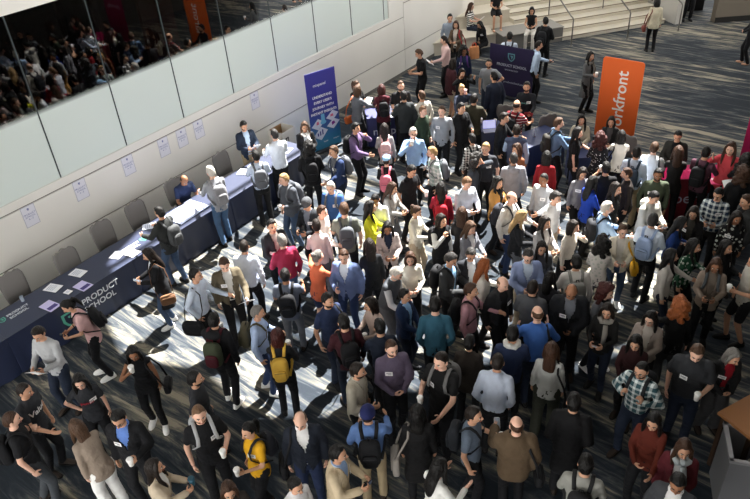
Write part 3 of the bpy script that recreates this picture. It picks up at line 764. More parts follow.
# px py | facing | sex | skin | top | bottom | hair | arms(left,right) | extras | label
PEOPLE = '''
21 384|40|M|l|tee.c|tro.k|crp.d|dr|t=|man in charcoal tee with white chest lettering, front left
36 327|-50|M|l|lon.lg|tro.dj|sho.d|pp|A,D|man in light grey jumper looking down beside the navy table
66 300|-95|F|l|tee.pk|tro.k|pon.k|pp|P,B=k,W,L14,D|woman in pink tee leaning over the navy table end
77 375|-15|F|p|tee.c|tro.k|lng.k|di|n,D,r|woman in black tee with red print and badge
8 413|75|M|p|tee.k|tro.dg|crp.b|sd|B=k|man in black tee holding his strap at the left edge
86 416|200|F|p|jac.tp.b|wid.w|lng.m|dr|L16|woman in brown furry jacket and wide white trousers
104 416|-30|M|l|bla.k.5b7cc0|tro.k|sho.k.g|cd|C,nr,D|man in glasses and open black blazer over blue shirt
131 347|-20|F|b|tan.k|tro.k|lng.k|dm|C,W,S=k:black,D|woman in black tank top drinking while walking alone
152 461|75|F|l|jac.be.w|tro.b|lng.d|pp|C=te|woman with long dark curls in beige jacket, bottom edge
197 407|5|M|p|tee.k|tro.k|crp.t.b|cd|C,n,B=lg:grey,K1.05|tall bearded man in black tee with badge, front centre left
193 372|75|M|l|tee.c|tro.k|sho.k.b|kk|-|bearded man in dark tee looking right, open carpet beside him
213 314|150|M|l|hoo.k|tro.k|sho.k|rd|C,B=ol:olive:mr,W|man in black hoodie with olive backpack and white sneakers
194 269|60|M|l|shi.pb|tro.k|sho.k|rk|S=k:black:laptop bag:r|man in pale blue shirt carrying a laptop bag
225 257|5|M|p|jac.5a5242.b8b8b4|tro.k|sho.b|rd|n r,A,D|man in brown cardigan over grey tee on sunlit floor
241 241|160|M|l|shi.c4ccdc|tro.k|crp.d|rd|-|man in light blue shirt from behind, behind brown cardigan man
147 249|-90|F|l|coa.k|jea.j|lng.d|pp|P=w,W,S=br:tan,D|woman in long black coat with tan bag by the table
158 207|220|M|l|jac.2a2c2c.k|jea.j|sho.k|rr|B=444648:grey|man in dark jacket and jeans leaning to the registration table
206 167|200|M|p|lon.9a9ca2|jea.sb|sho.w|rr|B=8c8c90:light grey,L6|grey haired man in jeans with light grey backpack
192 178|25|M|b|pol.nb|tro.k|bld.d|rr|Z0.47,L22,D,A|balding man in navy polo seated behind the registration table
249 120|20|M|l|jac.1f2a3c.b5cbe4|tro.kh|sho.k.b|pp|A,D|bearded man in navy jacket standing behind the registration table
268 130|195|M|p|shi.dfe6f0|tro.k|crp.G|rr|-|man in white shirt from behind, facing the cardboard box
255 151|185|M|l|shi.pb|tro.k|sho.k|rr|B=g:dark grey|man in pale blue shirt with backpack at the table
304 122|5|F|l|jac.k.9aa0a6|tro.k|lng.m|pp|n,A,H=w|woman with brown hair and white scarf beside the blue banner
308 143|180|M|l|hoo.k|tro.k|cur.k|rr|B=k|curly haired man in black with black backpack
333 146|-60|M|l|jac.db.g|tro.dj|sho.m|rd|n,B=g:grey|man in navy jacket reaching left below the blue banner
355 123|60|M|l|shi.pu|tro.k|sho.k|mr|B=k|man in purple shirt with black backpack, hand at chin
357 86|130|F|l|jac.g.g|tro.k|med.m|rr|S=b55a2a:orange,A|woman in grey jacket with orange shoulder bag
372 80|35|F|p|tee.k|tro.k|pon.m|pp|t=|woman in black tee with white print against the wall
381 85|185|F|l|hoo.mr|tro.k|med.r|rr|B=k|woman in maroon hoodie with wine red hair
400 81|10|M|p|tee.k|tro.k|crp.m.b|pp|t=|bearded man in black tee behind the table by the wall
406 91|195|M|l|jac.2a2e30.k|tro.k|sho.k|rd|P=w|man in dark jacket at the navy table, back to camera
419 91|210|M|l|lon.cfcabf|tro.k|sho.m|rd|-|man in cream jumper looking left at the small navy table
424 106|55|M|p|lon.2c3a2c|tro.k|sho.t|dk|-|man in dark green jumper looking right
413 128|0|M|p|shi.8fb0da|tro.k|sho.w.g|dm|C,A|grey haired man in blue shirt drinking from a cup
384 124|180|F|l|lon.9a9a98|tro.k|lng.d|rr|B=pk:pink|woman with very long brown hair and small pink backpack
445 106|-5|M|p|lon.90949a|tro.k|sho.m|dk|nr|man in grey quarter zip jumper, centre of the upper crowd
457 103|40|M|l|jac.k.k|tro.k|sho.k|pd|-|man in black jacket beside the grey quarter zip jumper
462 85|10|F|l|jac.2a3040.2a3040|tro.k|bun.y|er|C=pk,n|blonde woman in denim jacket holding a pink cup
474 94|170|M|l|jac.343226.k|tro.k|sho.k|dr|-|man in olive jacket from behind, below the dark banner
462 69|30|F|l|lon.k|tro.k|lng.d|we|-|dark haired woman in black raising her hand by the mouth
453 59|125|F|l|jac.3d1c22.k|sho.be|med.d|dd|-|woman in maroon cardigan and pale shorts
464 47|5|F|b|lon.nb|tro.k|cur.k|dd|nr,B=5a3a80:purple|curly haired woman in navy top with purple backpack
444 36|-80|M|p|shi.d8b8b4|tro.k|sho.d|rd|A,L4|man in pink shirt holding papers near the pale wall
450 14|5|M|l|shi.8f9aa8|tro.k|sho.k|kd|S=k:black|man in grey shirt with black strap near the stairs
456 21|-20|F|l|jac.5a4a3c.d8d0c4|tro.k|med.b|pp|S=a01c28:red|woman in brown cardigan with red bag beside grey shirt man
419 49|-75|M|l|pol.k|tro.k|sho.m|pp|P,D|man in black polo on his phone alone by the wall
471 3|70|F|p|tee.k.k.stripe|jea.dj|lng.b|pp|Z.47,A,D|seated woman in black and white striped tee on the step
480 21|-40|F|l|lon.k|tro.k|lng.k|hh|Z.25,L18,D,n|seated woman in black crouching beside the paper tote
497 -12|10|F|l|dre.k|ski.k|lng.d|pp|Z.47,U.45,X,P,D|seated barefoot person with bare legs on the upper step
532 7|-5|F|l|tan.k|tro.d8d4cc|med.k|pp|Z.49,P,D|seated woman in black tank top and white trousers
546 17|160|M|l|jac.k.k|tro.k|sho.k|dp|B=1c1e22,Y30|man in black jacket with black backpack beside the stairs
510 32|175|M|l|shi.c8d2e0|tro.k|sho.k|rr|B=2a2c34|man in white shirt behind the dark purple banner
539 41|100|M|l|shi.b4c8e0|tro.k|sho.d|rd|P|man in light blue shirt reaching right beside the dark banner
489 59|-10|M|l|tee.8c8f94|tro.dj|crp.d.b|id|-|man in grey tee with hand on hip before the dark banner
494 72|215|M|l|coa.1f2738.k|tro.k|sho.k|dd|-|man in long navy coat facing the grey tee man
527 82|-10|M|l|lon.15191f|tro.k|sho.d.b|rp|n,A=9a3038,t=|bearded man in black jumper with badge below the dark banner
517 100|150|M|l|tee.7c1822.k.redstripe|tro.k|bld.d|rr|B=k|balding man in red striped tee with black backpack
504 113|80|M|l|jac.k.k|tro.k|sho.d|rd|-|man in black jacket facing right at the navy table corner
517 125|175|M|l|ves.44506a.9db4d4|tro.k|sho.d|rr|-|man in grey blue vest over blue shirt at navy table
517 144|-45|F|l|lon.7a4a30|tro.k|med.b|cd|-|brown haired woman in rust brown top looking down left
559 118|110|M|p|shi.5d7898|tro.k|sho.m|rr|B=2e2c28:striped black|man in denim shirt with striped backpack looking right
582 115|0|F|l|jac.b8b09c.b8b09c|tro.k|lng.k|pp|Z0.60|seated woman in cream jacket left of the orange banner
578 128|90|F|p|tee.k|tro.k|lng.k|rd|-|woman in black tee with bare arm before the orange banner
612 117|-10|F|l|jac.1c1c1e.4a4a4c|tro.k|med.d|pp|Z0.60|seated woman in black leather jacket under the orange banner
602 134|180|F|l|lon.1c1c20.k.dots|tro.k|cur.r|rr|-|auburn haired woman in dotted black blouse from behind
621 131|185|F|l|lon.d8d4c8|tro.k|med.k|rr|S=k:black|black haired woman in cream jumper with crossbody strap
639 147|170|M|l|shi.c0cde2|tro.kh|crp.k|rd|B=3a4658:blue grey|man in pale blue shirt with blue grey backpack
659 143|175|M|p|shi.e0e2e4|tro.k|sho.m|rr|S=k:black:shoulder bag:r|brown haired man in white shirt at the pink table
672 146|185|F|l|lon.1a1716|tro.k|lng.b|rr|-|long brown haired woman in dark top at the pink table
683 131|-5|M|l|jac.20211e.k|tro.k|sho.k|hh|D|man in dark jacket standing behind the pink table
709 147|165|M|l|lon.5a3a48|tro.k|sho.k|rr|B=k|man in mauve jumper with black backpack at pink table
723 141|-5|F|p|bla.cp.cp|tro.k|lng.b|dw|-|smiling woman in coral pink blazer behind the pink table
744 156|185|F|l|lon.k|tro.k|cur.k|rr|-|woman with big black hair at the far right of pink table
547 152|180|F|l|lon.80141c|tro.k|med.k|dd|-|black haired woman in long red jumper from behind
432 147|-75|M|p|shi.8fa6a0.k.plaid|tro.k|sho.y.g|dd|n,B=g:grey|blond man in glasses and green plaid shirt
473 134|205|F|l|shi.1c1c1e.k.check|tro.k|sho.k|dd|B=k|person in black and white checked shirt
485 143|-10|M|p|pol.2c2e34|tro.k|sho.y|dd|n|smiling blond man in dark polo with badge
477 155|70|M|l|jac.3a4048.k|tro.k|cur.G|ed|-|curly grey haired man in charcoal jacket touching his face
386 155|170|F|p|lon.k|tro.k|cap.8fb6d8|rr|B=d8788a:coral pink|person in pale blue cap with coral pink backpack
411 165|45|M|l|tee.k|tro.k|sho.k|cd|C,L6,D|man in black tee holding a cup, right of blue cap
391 183|60|F|l|jac.8c8a86.w|tro.g|lng.b|pp|P,D|long haired woman in grey cardigan, phone in hands
373 194|-20|M|b|shi.d0d4dc|tro.k|crp.k|pp|D|cropped black haired man in white shirt near yellow top
366 202|80|F|l|lon.yg|tro.k|lng.k|pp|P=w|woman in bright yellow green jumper
419 206|65|F|l|lon.dcd8cc|tro.be|bun.b|pp|P,D|woman in white jumper with tied dark hair, looking at phone
442 183|180|F|l|lon.8c1a30|tro.k|lng.k|rr|B=a01828:red|woman in crimson jumper with red backpack
466 177|35|M|p|shi.c4cad6|tro.k|sho.t|pp|P=w,D|man in pale grey shirt with folded arms, sunlit hair
498 177|60|F|l|jac.b98a4c.k|tro.k|lng.k|pp|n,S=k:black|woman in mustard cardigan with black shoulder bag
439 215|35|F|l|ves.k.d8d8d4|tro.k|med.d|dm|B=k|woman in black vest over white top, hand at mouth
387 222|5|F|b|bla.b0a4a2.1c2438|tro.k|lng.k|pp|P,D|woman in blush grey blazer with wavy black hair
461 208|180|F|l|lon.1c1a1c|tro.k|lng.b|rr|-|long brown haired woman in black from behind, centre crowd
470 222|50|F|p|jac.7c7e86.w|tro.k|lng.m|pp|D|brown haired woman in grey jacket with bowed head
514 153|190|M|l|hoo.8a8c94|tro.k|crp.G|dd|-|person in light grey hoodie from behind
512 192|65|M|p|shi.d8d6d0|jea.2a3a5c|bld.t|rd|B=2a2c34|bald man in white shirt and jeans, sunlit
544 174|-35|M|b|shi.a8abb0|tro.k|crp.G|rd|n|dark skinned man in grey shirt with badge, looking left
556 192|60|M|p|shi.eceef2|tro.be|sid.G|dd|-|man in bright white shirt with flat swept hair
526 211|85|F|p|jac.1e2024.c8c8c8|jea.g|lng.y|pp|P,D|blonde woman in black jacket looking down at phone
543 217|50|F|l|jac.b0aeae.w|tro.k|lng.d|pp|-|dark haired woman in pale jacket beside the blonde woman
572 221|65|F|p|lon.d8d0c4|ski.k|med.d|md|-|brown bob haired woman in cream jumper, hand at face
585 168|30|F|l|lon.78787e|tro.k|med.d|dd|nr,D|woman in grey jumper with white badge and dark bob
594 177|130|F|l|lon.rb|tro.k|lng.k|rr|-|long black haired woman in royal blue jumper
613 163|195|M|l|tee.k|tro.k|sho.k|mr|C|man in black tee raising a white cup, from behind
615 183|70|F|l|lon.18181a|tro.k|lng.d|dd|-|woman in black looking right, near the royal blue jumper
608 202|110|M|p|shi.a8c6ea|tro.k|sho.w|pr|B=26282e|grey haired man in light blue shirt with dark backpack
603 238|180|F|p|lon.d8d4d0.k.floral|tro.g|cur.k|rr|-|woman in white patterned blouse from behind
541 242|10|F|l|jac.50545a.4a4a50|tro.k|lng.d|hh|-|woman in charcoal jacket behind the pale blue blazer
530 249|15|M|p|bla.8c9cc4.c8d8ec|tro.be|sho.G.g|pp|P,D|man in pale blue blazer looking at his phone, sunlit
577 256|195|M|l|shi.e0dcd8|tro.k|sho.k|rr|B=8c8c88:striped grey|black haired man in white shirt with striped grey backpack
552 273|150|F|l|jac.2a2a30.k|tro.k|lng.k|rr|-|black haired woman in dark jacket behind the bald man
571 284|5|M|b|bla.15171c.6c7078|tro.k|bld.d|hd|nr,D,O|bald man in black suit and grey tie, centre right
534 281|170|M|l|bla.4a4c50.k|tro.k|crp.d|rr|-|man in charcoal blazer from behind
538 307|190|M|p|shi.3e68b0|tro.dj|bld.m|rg|S=k:black:shoulder bag:r|balding man in blue shirt with shoulder strap
503 277|40|M|p|jac.202124.141416|tro.k|bld.t|dd|n|bald man in black zip jacket with badge, looking down
607 286|60|F|p|jac.686a70.k|tro.k|cur.r|dd|W|auburn curly haired woman in grey jacket
608 304|-15|F|l|lon.151515|jea.dj|lng.d|pp|P=w,H=8a8680,D|woman in black with grey scarf, looking at a phone
630 226|10|F|p|jac.e2dccc.e4e0d8|jea.j|pon.m|pp|P,W,S=ye:yellow|woman in white cardigan with large yellow bag
652 214|165|M|l|shi.d4dff0|tro.k|sho.G|rr|B=9fb4d8:pale blue|grey haired man in white shirt with pale blue backpack
678 217|85|F|l|lon.203c78|tro.k|lng.k|cd|C|long haired woman in blue top holding a cup
655 191|55|M|l|hoo.b8b6ae|tro.k|crp.k|pp|P=w,D|black haired man in pale grey hoodie, phone in hands
653 168|10|M|b|lon.3c4434|tro.k|sho.k.b|dd|nr|bearded man in olive green jumper with badge
695 207|-10|F|l|jac.151416.3c3a34|tro.k|lng.d|pp|P=w,nr,D|woman in black jacket with badge, holding white phone
720 188|-5|M|l|shi.1e3248.k.plaid|tro.k|sho.k|pp|P,n,D|man in navy and white plaid shirt with badge
738 212|20|F|b|lon.17181b.k.floral|tro.k|lng.d|dd|nr|woman in black floral blouse with badge, right side
744 168|200|M|l|jac.k.k|tro.k|cur.b|rr|A|man in black jacket reading a sheet at pink table
748 195|-60|M|l|jac.3c3e40.k|tro.k|sho.b|dd|-|man in grey jacket at the right edge of the photo
626 168|-80|F|l|lon.2c2624|tro.k|sho.b|dd|-|person in dark brown top between white shirts
672 250|90|F|l|lon.c4c0ba|jea.dj|lng.k|rd|W|black haired woman in cream jumper facing right
695 240|75|F|l|lon.1f4a34.k.floral|tro.k|lng.k|cd|C|woman in green floral blouse holding a white cup
718 259|5|F|b|jac.86786c.6c6258|tro.k|lng.b|pp|P,B=4a5054:grey,D|woman in taupe cardigan looking at her phone
727 241|70|F|l|jac.1c1d20.k|tro.k|lng.k|rr|n|long black haired woman in black jacket facing right
757 255|-60|M|l|tee.a8a49c|sho.k|sho.b|cd|C|man in grey tee entering at the right edge
681 300|200|F|p|lon.0f1012|wid.4c4e50|cur.o|rd|-|woman with big curly ginger hair in black top
652 312|-5|F|p|jac.9c9088.b8b0a8|tro.k|lng.k|pp|P,D|woman in beige cardigan with pigtail black hair, phone in hands
637 336|-10|F|l|lon.2c1214|tro.k|lng.k|hh|D|long black haired woman in maroon top looking down
643 363|-20|M|l|shi.2f5058.k.plaid|tro.dj|crp.k.bg|ss|B=1a1c20|man in teal plaid shirt holding his backpack straps
699 345|5|M|p|pol.2c2e32|tro.dj|sho.m|cd|C,nr,D,K1.04,O|broad man in dark polo with badge and open cup
735 350|35|F|l|jac.141416.8c1020|wid.3c3c3e|med.g|rr|nr,L12|grey blonde haired woman in black jacket and red top
552 344|175|F|l|lon.b0b2b0|wid.34362e|lng.b|dd|S=k:black:shoulder bag:r|brown haired woman in grey top and olive wide trousers
513 327|185|M|l|lon.24304e|tro.k|sho.k|rr|H=d8d8d4|man in navy jumper with white collar scarf
498 355|170|M|l|shi.b8c2d4|tro.k|crp.d|kk|-|man in pale blue dress shirt, back to camera, lower right
575 395|180|M|l|coa.0c0c0f.k|tro.k|sho.k|kk|-|man in black coat, back to camera, on dark carpet
517 418|190|M|p|jac.5a4a38.k|tro.k|bld.b|rd|S=k:black:shoulder bag:r,P=w,O|balding man in brown jacket with black bag, bottom
587 457|180|M|l|lon.8a8a84|tro.k|sho.k|rr|B=1a1a1c|man in grey jumper with black backpack, bottom edge
657 415|-10|F|l|lon.rs|tro.k|lng.k|rh|D|woman in rust jumper with face hidden by black hair
684 441|5|F|l|jac.5a2028.c8c8c8|tro.k|lng.b|hd|H=a8b0b4|woman in grey scarf with maroon sleeves, lower right
680 475|-5|M|b|bla.3a3c40.d8d8d8|tro.k|sho.k|dd|D|man in grey blazer and white shirt, bottom right edge
390 341|15|M|p|shi.5e5468|tro.k|crp.b.b|hh|nr|man in purple grey shirt with clasped hands and badge
444 353|-30|M|p|tee.0e0e10|tro.k|crp.d|rc|C,nr,B=6a6a6a:grey,K1.03|balding man in black tee holding a white cup, badge
435 298|180|M|p|lon.te|tro.k|sho.k|kk|K1.04|man in teal jumper from behind
467 336|170|F|l|jac.2c2622.k|tro.k|sho.k|rr|-|person in dark brown jacket, lower centre, from behind
410 253|5|F|p|lon.e4dfd2|tro.k|med.b|pp|-|woman in loose cream jumper, brightly sunlit face
396 267|60|M|p|ves.4a4e54.d0d4d8|tro.g|sho.w.b|pr|L16,D|bearded grey man in grey vest leaning forward
400 290|60|F|l|jac.1e3050.8ab4e0|jea.dj|sho.k|hh|-|short black haired woman in navy jacket over light blue
453 253|65|M|l|jac.3a3c3e.8ab8e0|tro.k|sho.G|pp|P,B=k,D|grey haired man in dark leather jacket with backpack
470 248|15|M|l|jac.23262c.c0c8d0|tro.k|sho.G.g|hh|D|grey haired man in glasses and dark jacket
483 260|95|F|p|jac.e8e4dc.w|tro.k|lng.o|rr|-|strawberry blonde woman in white jacket
471 284|80|M|l|shi.b88a94|tro.k|sho.b|rd|B=k|brown haired man in pink shirt with black backpack
375 298|-60|F|l|lon.b8a49a|tro.k|med.d|pp|-|dark haired woman in beige pink jumper facing left
380 320|-170|M|l|lon.1c2434|tro.k|sho.k|rd|C|black haired man in navy jumper from behind with cup
256 306|75|M|l|shi.a8bce0|jea.2a3a5c|crp.g|rr|B=4a4636:olive,W|grey haired man in blue shirt with olive backpack
284 269|170|M|b|tee.5c6270|jea.g|crp.k|pr|B=k|man in slate tee and grey jeans with black backpack
281 235|200|M|p|shi.9c2c4c|jea.sb|sho.g|rr|A|blond man in magenta red shirt
317 251|130|F|p|lon.or|sho.nb|bun.g|er|-|woman in coral orange top with hand raised to hair
343 250|-20|M|p|bla.6a7ca8.d8e0ec|jea.2a3a60|sho.b|dp|-|man in blue blazer over white shirt, sunlit
327 294|35|M|l|pol.nb|jea.dj|sho.k.b|dd|S=k:black|bearded man in navy polo with black shoulder bag
343 315|190|M|l|lon.3c1820|jea.dj|sho.k|rr|B=k|man in dark maroon jumper with black backpack
283 174|-50|M|p|hoo.4c5058|jea.j|sho.y|cd|C,B=g:grey|blond man in grey hoodie with cup beside the table
307 198|-40|M|l|jac.1c2026.6c7480|tro.k|bea.4a4c50|pp|P,n,D|man in grey beanie and black jacket
330 182|-25|M|p|shi.3c6098|tro.dj|sho.w|rd|n,B=g:grey|grey haired man in blue print shirt reaching across
347 203|180|M|p|tee.686c64|tro.k|sho.m|rr|B=50545a:dark grey|man in grey green tee with dark grey backpack
323 206|60|M|p|shi.e8e2dc|tro.be|sho.b|dr|-|brown haired man in cream white shirt, chin lowered
316 220|180|F|l|shi.e6d6d4|tro.g|sho.d|rr|-|person in pale pink shirt from behind, sunlit
271 220|25|M|l|jac.24262a.b8b0a8|tro.k|sho.k|hh|-|spiky dark haired man in dark jacket, left of magenta shirt
369 240|190|F|l|lon.1c1e22|tro.k|lng.d|rr|-|dark haired woman in black below the yellow green jumper
357 364|65|M|l|jac.a8a294.c8c4b8|tro.k|sho.d.b|dc|S=k:black|bearded man in beige jacket looking right
367 407|175|M|l|shi.5a78ac|tro.kh|bea.1c2250|cr|B=k,C|person in navy beanie and blue shirt, khaki trousers
299 413|-5|M|p|bla.1e2430.e8e8e8|tro.nb|bld.t|dd|S=k:black:laptop bag:r,D|bald man in navy suit with white shirt, walking
337 447|70|M|l|bla.c8b698.9ab4dc|tro.k|sho.k|pp|P,n|man in cream blazer looking right, bottom centre
294 479|30|F|l|lon.d8d8dc|tro.k|sho.k|dd|-|black haired person in white at the bottom edge
247 424|-65|F|l|tee.ye|tro.k|pon.k|cd|C,B=1a1c24,n|woman in mustard yellow tee with black backpack
227 484|0|F|l|lon.2a2420|tro.k|med.b|dd|-|brown haired person cut off by the bottom edge
417 407|180|F|l|coa.0c0c0e.k|tro.k|lng.k|dd|S=8c8680:grey:tote bag|woman in long black coat with grey tote bag
474 408|80|M|l|tee.5c6878|tro.k|sho.d|cd|C,B=1e2228|man in slate blue tee with backpack and cup, bottom
439 461|130|F|p|lon.dcdcd8|tro.k|lng.k|gg|-|black haired woman in white jumper gesturing with both hands
276 330|170|F|l|lon.17171a|tro.k|med.r|rc|C,B=c8a040:yellow|woman in black with yellow backpack, striding
591 52|55|F|l|coa.55585a.2a2a2c|tro.k|lng.k|dc|C,H=6a6864|woman in grey coat holding a cup beside orange banner
658 -2|190|F|p|jac.ccc4ac.k|tro.k|med.k|dd|S=7a4038:maroon|woman in cream jacket walking toward the stairs
697 -34|15|M|l|lon.1c2838|tro.k|sho.k|dd|K1.05|man in navy jumper standing in the dark doorway
757 8|-85|F|l|lon.1a1c20|tro.k|lng.k|rr|X|person stepping in at the upper right edge
436 6|100|M|l|jac.6a5a48.k|tro.k|sho.k|dd|U9|skip
'''
LETTER = {
 'man in charcoal tee with white chest lettering, front left': ('Value', 'f0f0f0', .13),
 'woman in black tee with white print against the wall': ('mixpanel', 'e0e0e0', .05),
 'bearded man in black tee behind the table by the wall': ('m', 'e0e0e0', .12),
 'bearded man in black jumper with badge below the dark banner': ('SCHOOL', '6fb0a8', .045),
 'woman in black tee with red print and badge': ('pendo', 'a02030', .075),
}
ROWS = []
for line in PEOPLE.strip().split('\n'):
    q = [s.strip() for s in line.split('|')]
    if q[-1] == 'skip': continue
    x, y = map(float, q[0].split())
    ext = q[8].replace('=', '').replace('n r', 'nr')
    parts = [e for e in ext.split(',') if e not in ('t', 'r', '')]
    if q[9] in LETTER: parts.append('t' + ';'.join(map(str, LETTER[q[9]])))
    ROWS.append((x, y, float(q[1]), q[2], q[3], q[4], q[5], q[6], q[7], ','.join(parts), q[9]))

# People stand clear of each other and of the furniture: each one slides mostly along the
# line of sight (a slightly taller or shorter person seen at the same spot).
def rect(cx_, cy_, L, W, yaw): return (cx_, cy_, L / 2, W / 2, yaw)
AZ_ = R_(52.3); wv = Vector((math.cos(AZ_), math.sin(AZ_))); nv_ = Vector((math.sin(AZ_), -math.cos(AZ_)))
RECTS = []
c_ = wv * 6.6 + nv_ * -10.53; RECTS.append(rect(c_.x, c_.y, 9.6, .80, AZ_))
BOOTHS = {'MT': (395, 111, 1.5, .62, .80, 3), 'BT': (540, 133, .9, .6, .76, 28), 'NT': (488, 126, .8, .5, .76, -5), 'PT': (706, 172, 1.9, .5, .95, -8), 'CT': (596, 150, .9, .5, .74, -5)}
for px_, py_, L_, W_, h_, yw in BOOTHS.values():
    p_ = at(px_, py_, h_); RECTS.append(rect(p_.x, p_.y, L_, W_, R_(yw)))
def near_table(q):
    for cx_, cy_, hl, hw, yw in RECTS:
        lx = Vector((math.cos(yw), math.sin(yw))); ly = Vector((-math.sin(yw), math.cos(yw))); d = Vector((q.x, q.y)) - Vector((cx_, cy_))
        if abs(d.dot(lx)) < hl + .75 and abs(d.dot(ly)) < hw + .75: return True
    return False
for k, r_ in enumerate(ROWS):
    if r_[8] == 'rr' and not near_table(at(r_[0], r_[1], 1.7)): ROWS[k] = r_[:8] + ('hh' if k % 2 else 'pd',) + r_[9:]
info = [person(*r_, solve=None) for r_ in ROWS]
ORIG = [i[0].copy() for i in info]; Q = [Vector((i[0].x, i[0].y)) for i in info]
fixed = [i[3] for i in info]
def circles(k, q):
    rz = info[k][2]; fw = Vector((math.sin(rz), -math.cos(rz)))
    out = [(q, .228 + info[k][6])]
    if info[k][4]: out.append((q - fw * .24, .15))
    return out
for it in range(160):
    D_ = [Vector((0, 0)) for _ in Q]
    C = [circles(k, Q[k]) for k in range(len(Q))]
    for a_ in range(len(Q)):
        for b_ in range(a_ + 1, len(Q)):
            if (Q[a_] - Q[b_]).length > 1.1: continue
            for pa, ra in C[a_]:
                for pb, rb in C[b_]:
                    d = pa - pb; l = d.length
                    if l < ra + rb:
                        u = d / l if l > 1e-4 else Vector((1, 0)); mv = u * (ra + rb - l) * .5
                        # favour sliding along the line of sight
                        mm = []
                        for k in (a_, b_):
                            los = Q[k].normalized(); al = los * mv.dot(los); mm.append(al * 1.0 + (mv - al) * .75)
                        if not fixed[a_]: D_[a_] += mm[0]
                        if not fixed[b_]: D_[b_] -= mm[1]
    for k in range(len(Q)):
        if fixed[k]: continue
        for cx_, cy_, hl, hw, yw in RECTS:
            lx = Vector((math.cos(yw), math.sin(yw))); ly = Vector((-math.sin(yw), math.cos(yw))); d = Q[k] - Vector((cx_, cy_))
            x_, y_ = d.dot(lx), d.dot(ly); mx_, my_ = hl + .20, hw + .20
            if abs(x_) < mx_ and abs(y_) < my_:
                if mx_ - abs(x_) < my_ - abs(y_): D_[k] += lx * math.copysign(mx_ - abs(x_), x_) * .6
                else: D_[k] += ly * math.copysign(my_ - abs(y_), y_) * .6
        D_[k] += (Vector((ORIG[k].x, ORIG[k].y)) - Q[k]) * .018
        Q[k] = Q[k] + D_[k] * .8
mxd = 0
for k, r_ in enumerate(ROWS):
    # stature that keeps the head on its sight line
    h0 = Vector((ORIG[k].x + info[k][1].x, ORIG[k].y + info[k][1].y)); h1 = Vector((Q[k].x + info[k][1].x, Q[k].y + info[k][1].y))
    zt = info[k][5]; uz = ORIG[k].z
    drop = (CH - (zt + uz)) / h0.length; k2 = (CH - drop * h1.dot(h0) / h0.length - uz) / zt
    k2 = 1.0 if fixed[k] else min(1.09, max(.92, k2)); mxd = max(mxd, (Q[k] - Vector((ORIG[k].x, ORIG[k].y))).length)
    Pn = Vector((Q[k].x, Q[k].y, uz))
    if 'seated behind the registration' in r_[10]: n_ = Q[k].dot(nv_); Pn = Pn + (nv_ * (-11.22 - n_)).to_3d()
    person(*r_, solve=(Pn, k2))
print('largest shift', mxd)
# ------------------------------------------------------------------ setting
AZ = R_(52.3)
Wd = Vector((math.cos(AZ), math.sin(AZ), 0)); Nd = Vector((math.sin(AZ), -math.cos(AZ), 0)); NW = -11.95
def wp(s, n, z=0): return Wd * s + Nd * n + Vector((0, 0, z))
MW3 = Matrix((Wd, Nd, Vector((0, 0, 1)))).transposed()   # local x along the wall, y away from it
RZW = AZ  # rotation that turns +X to the wall direction (local -Y points away from the wall)

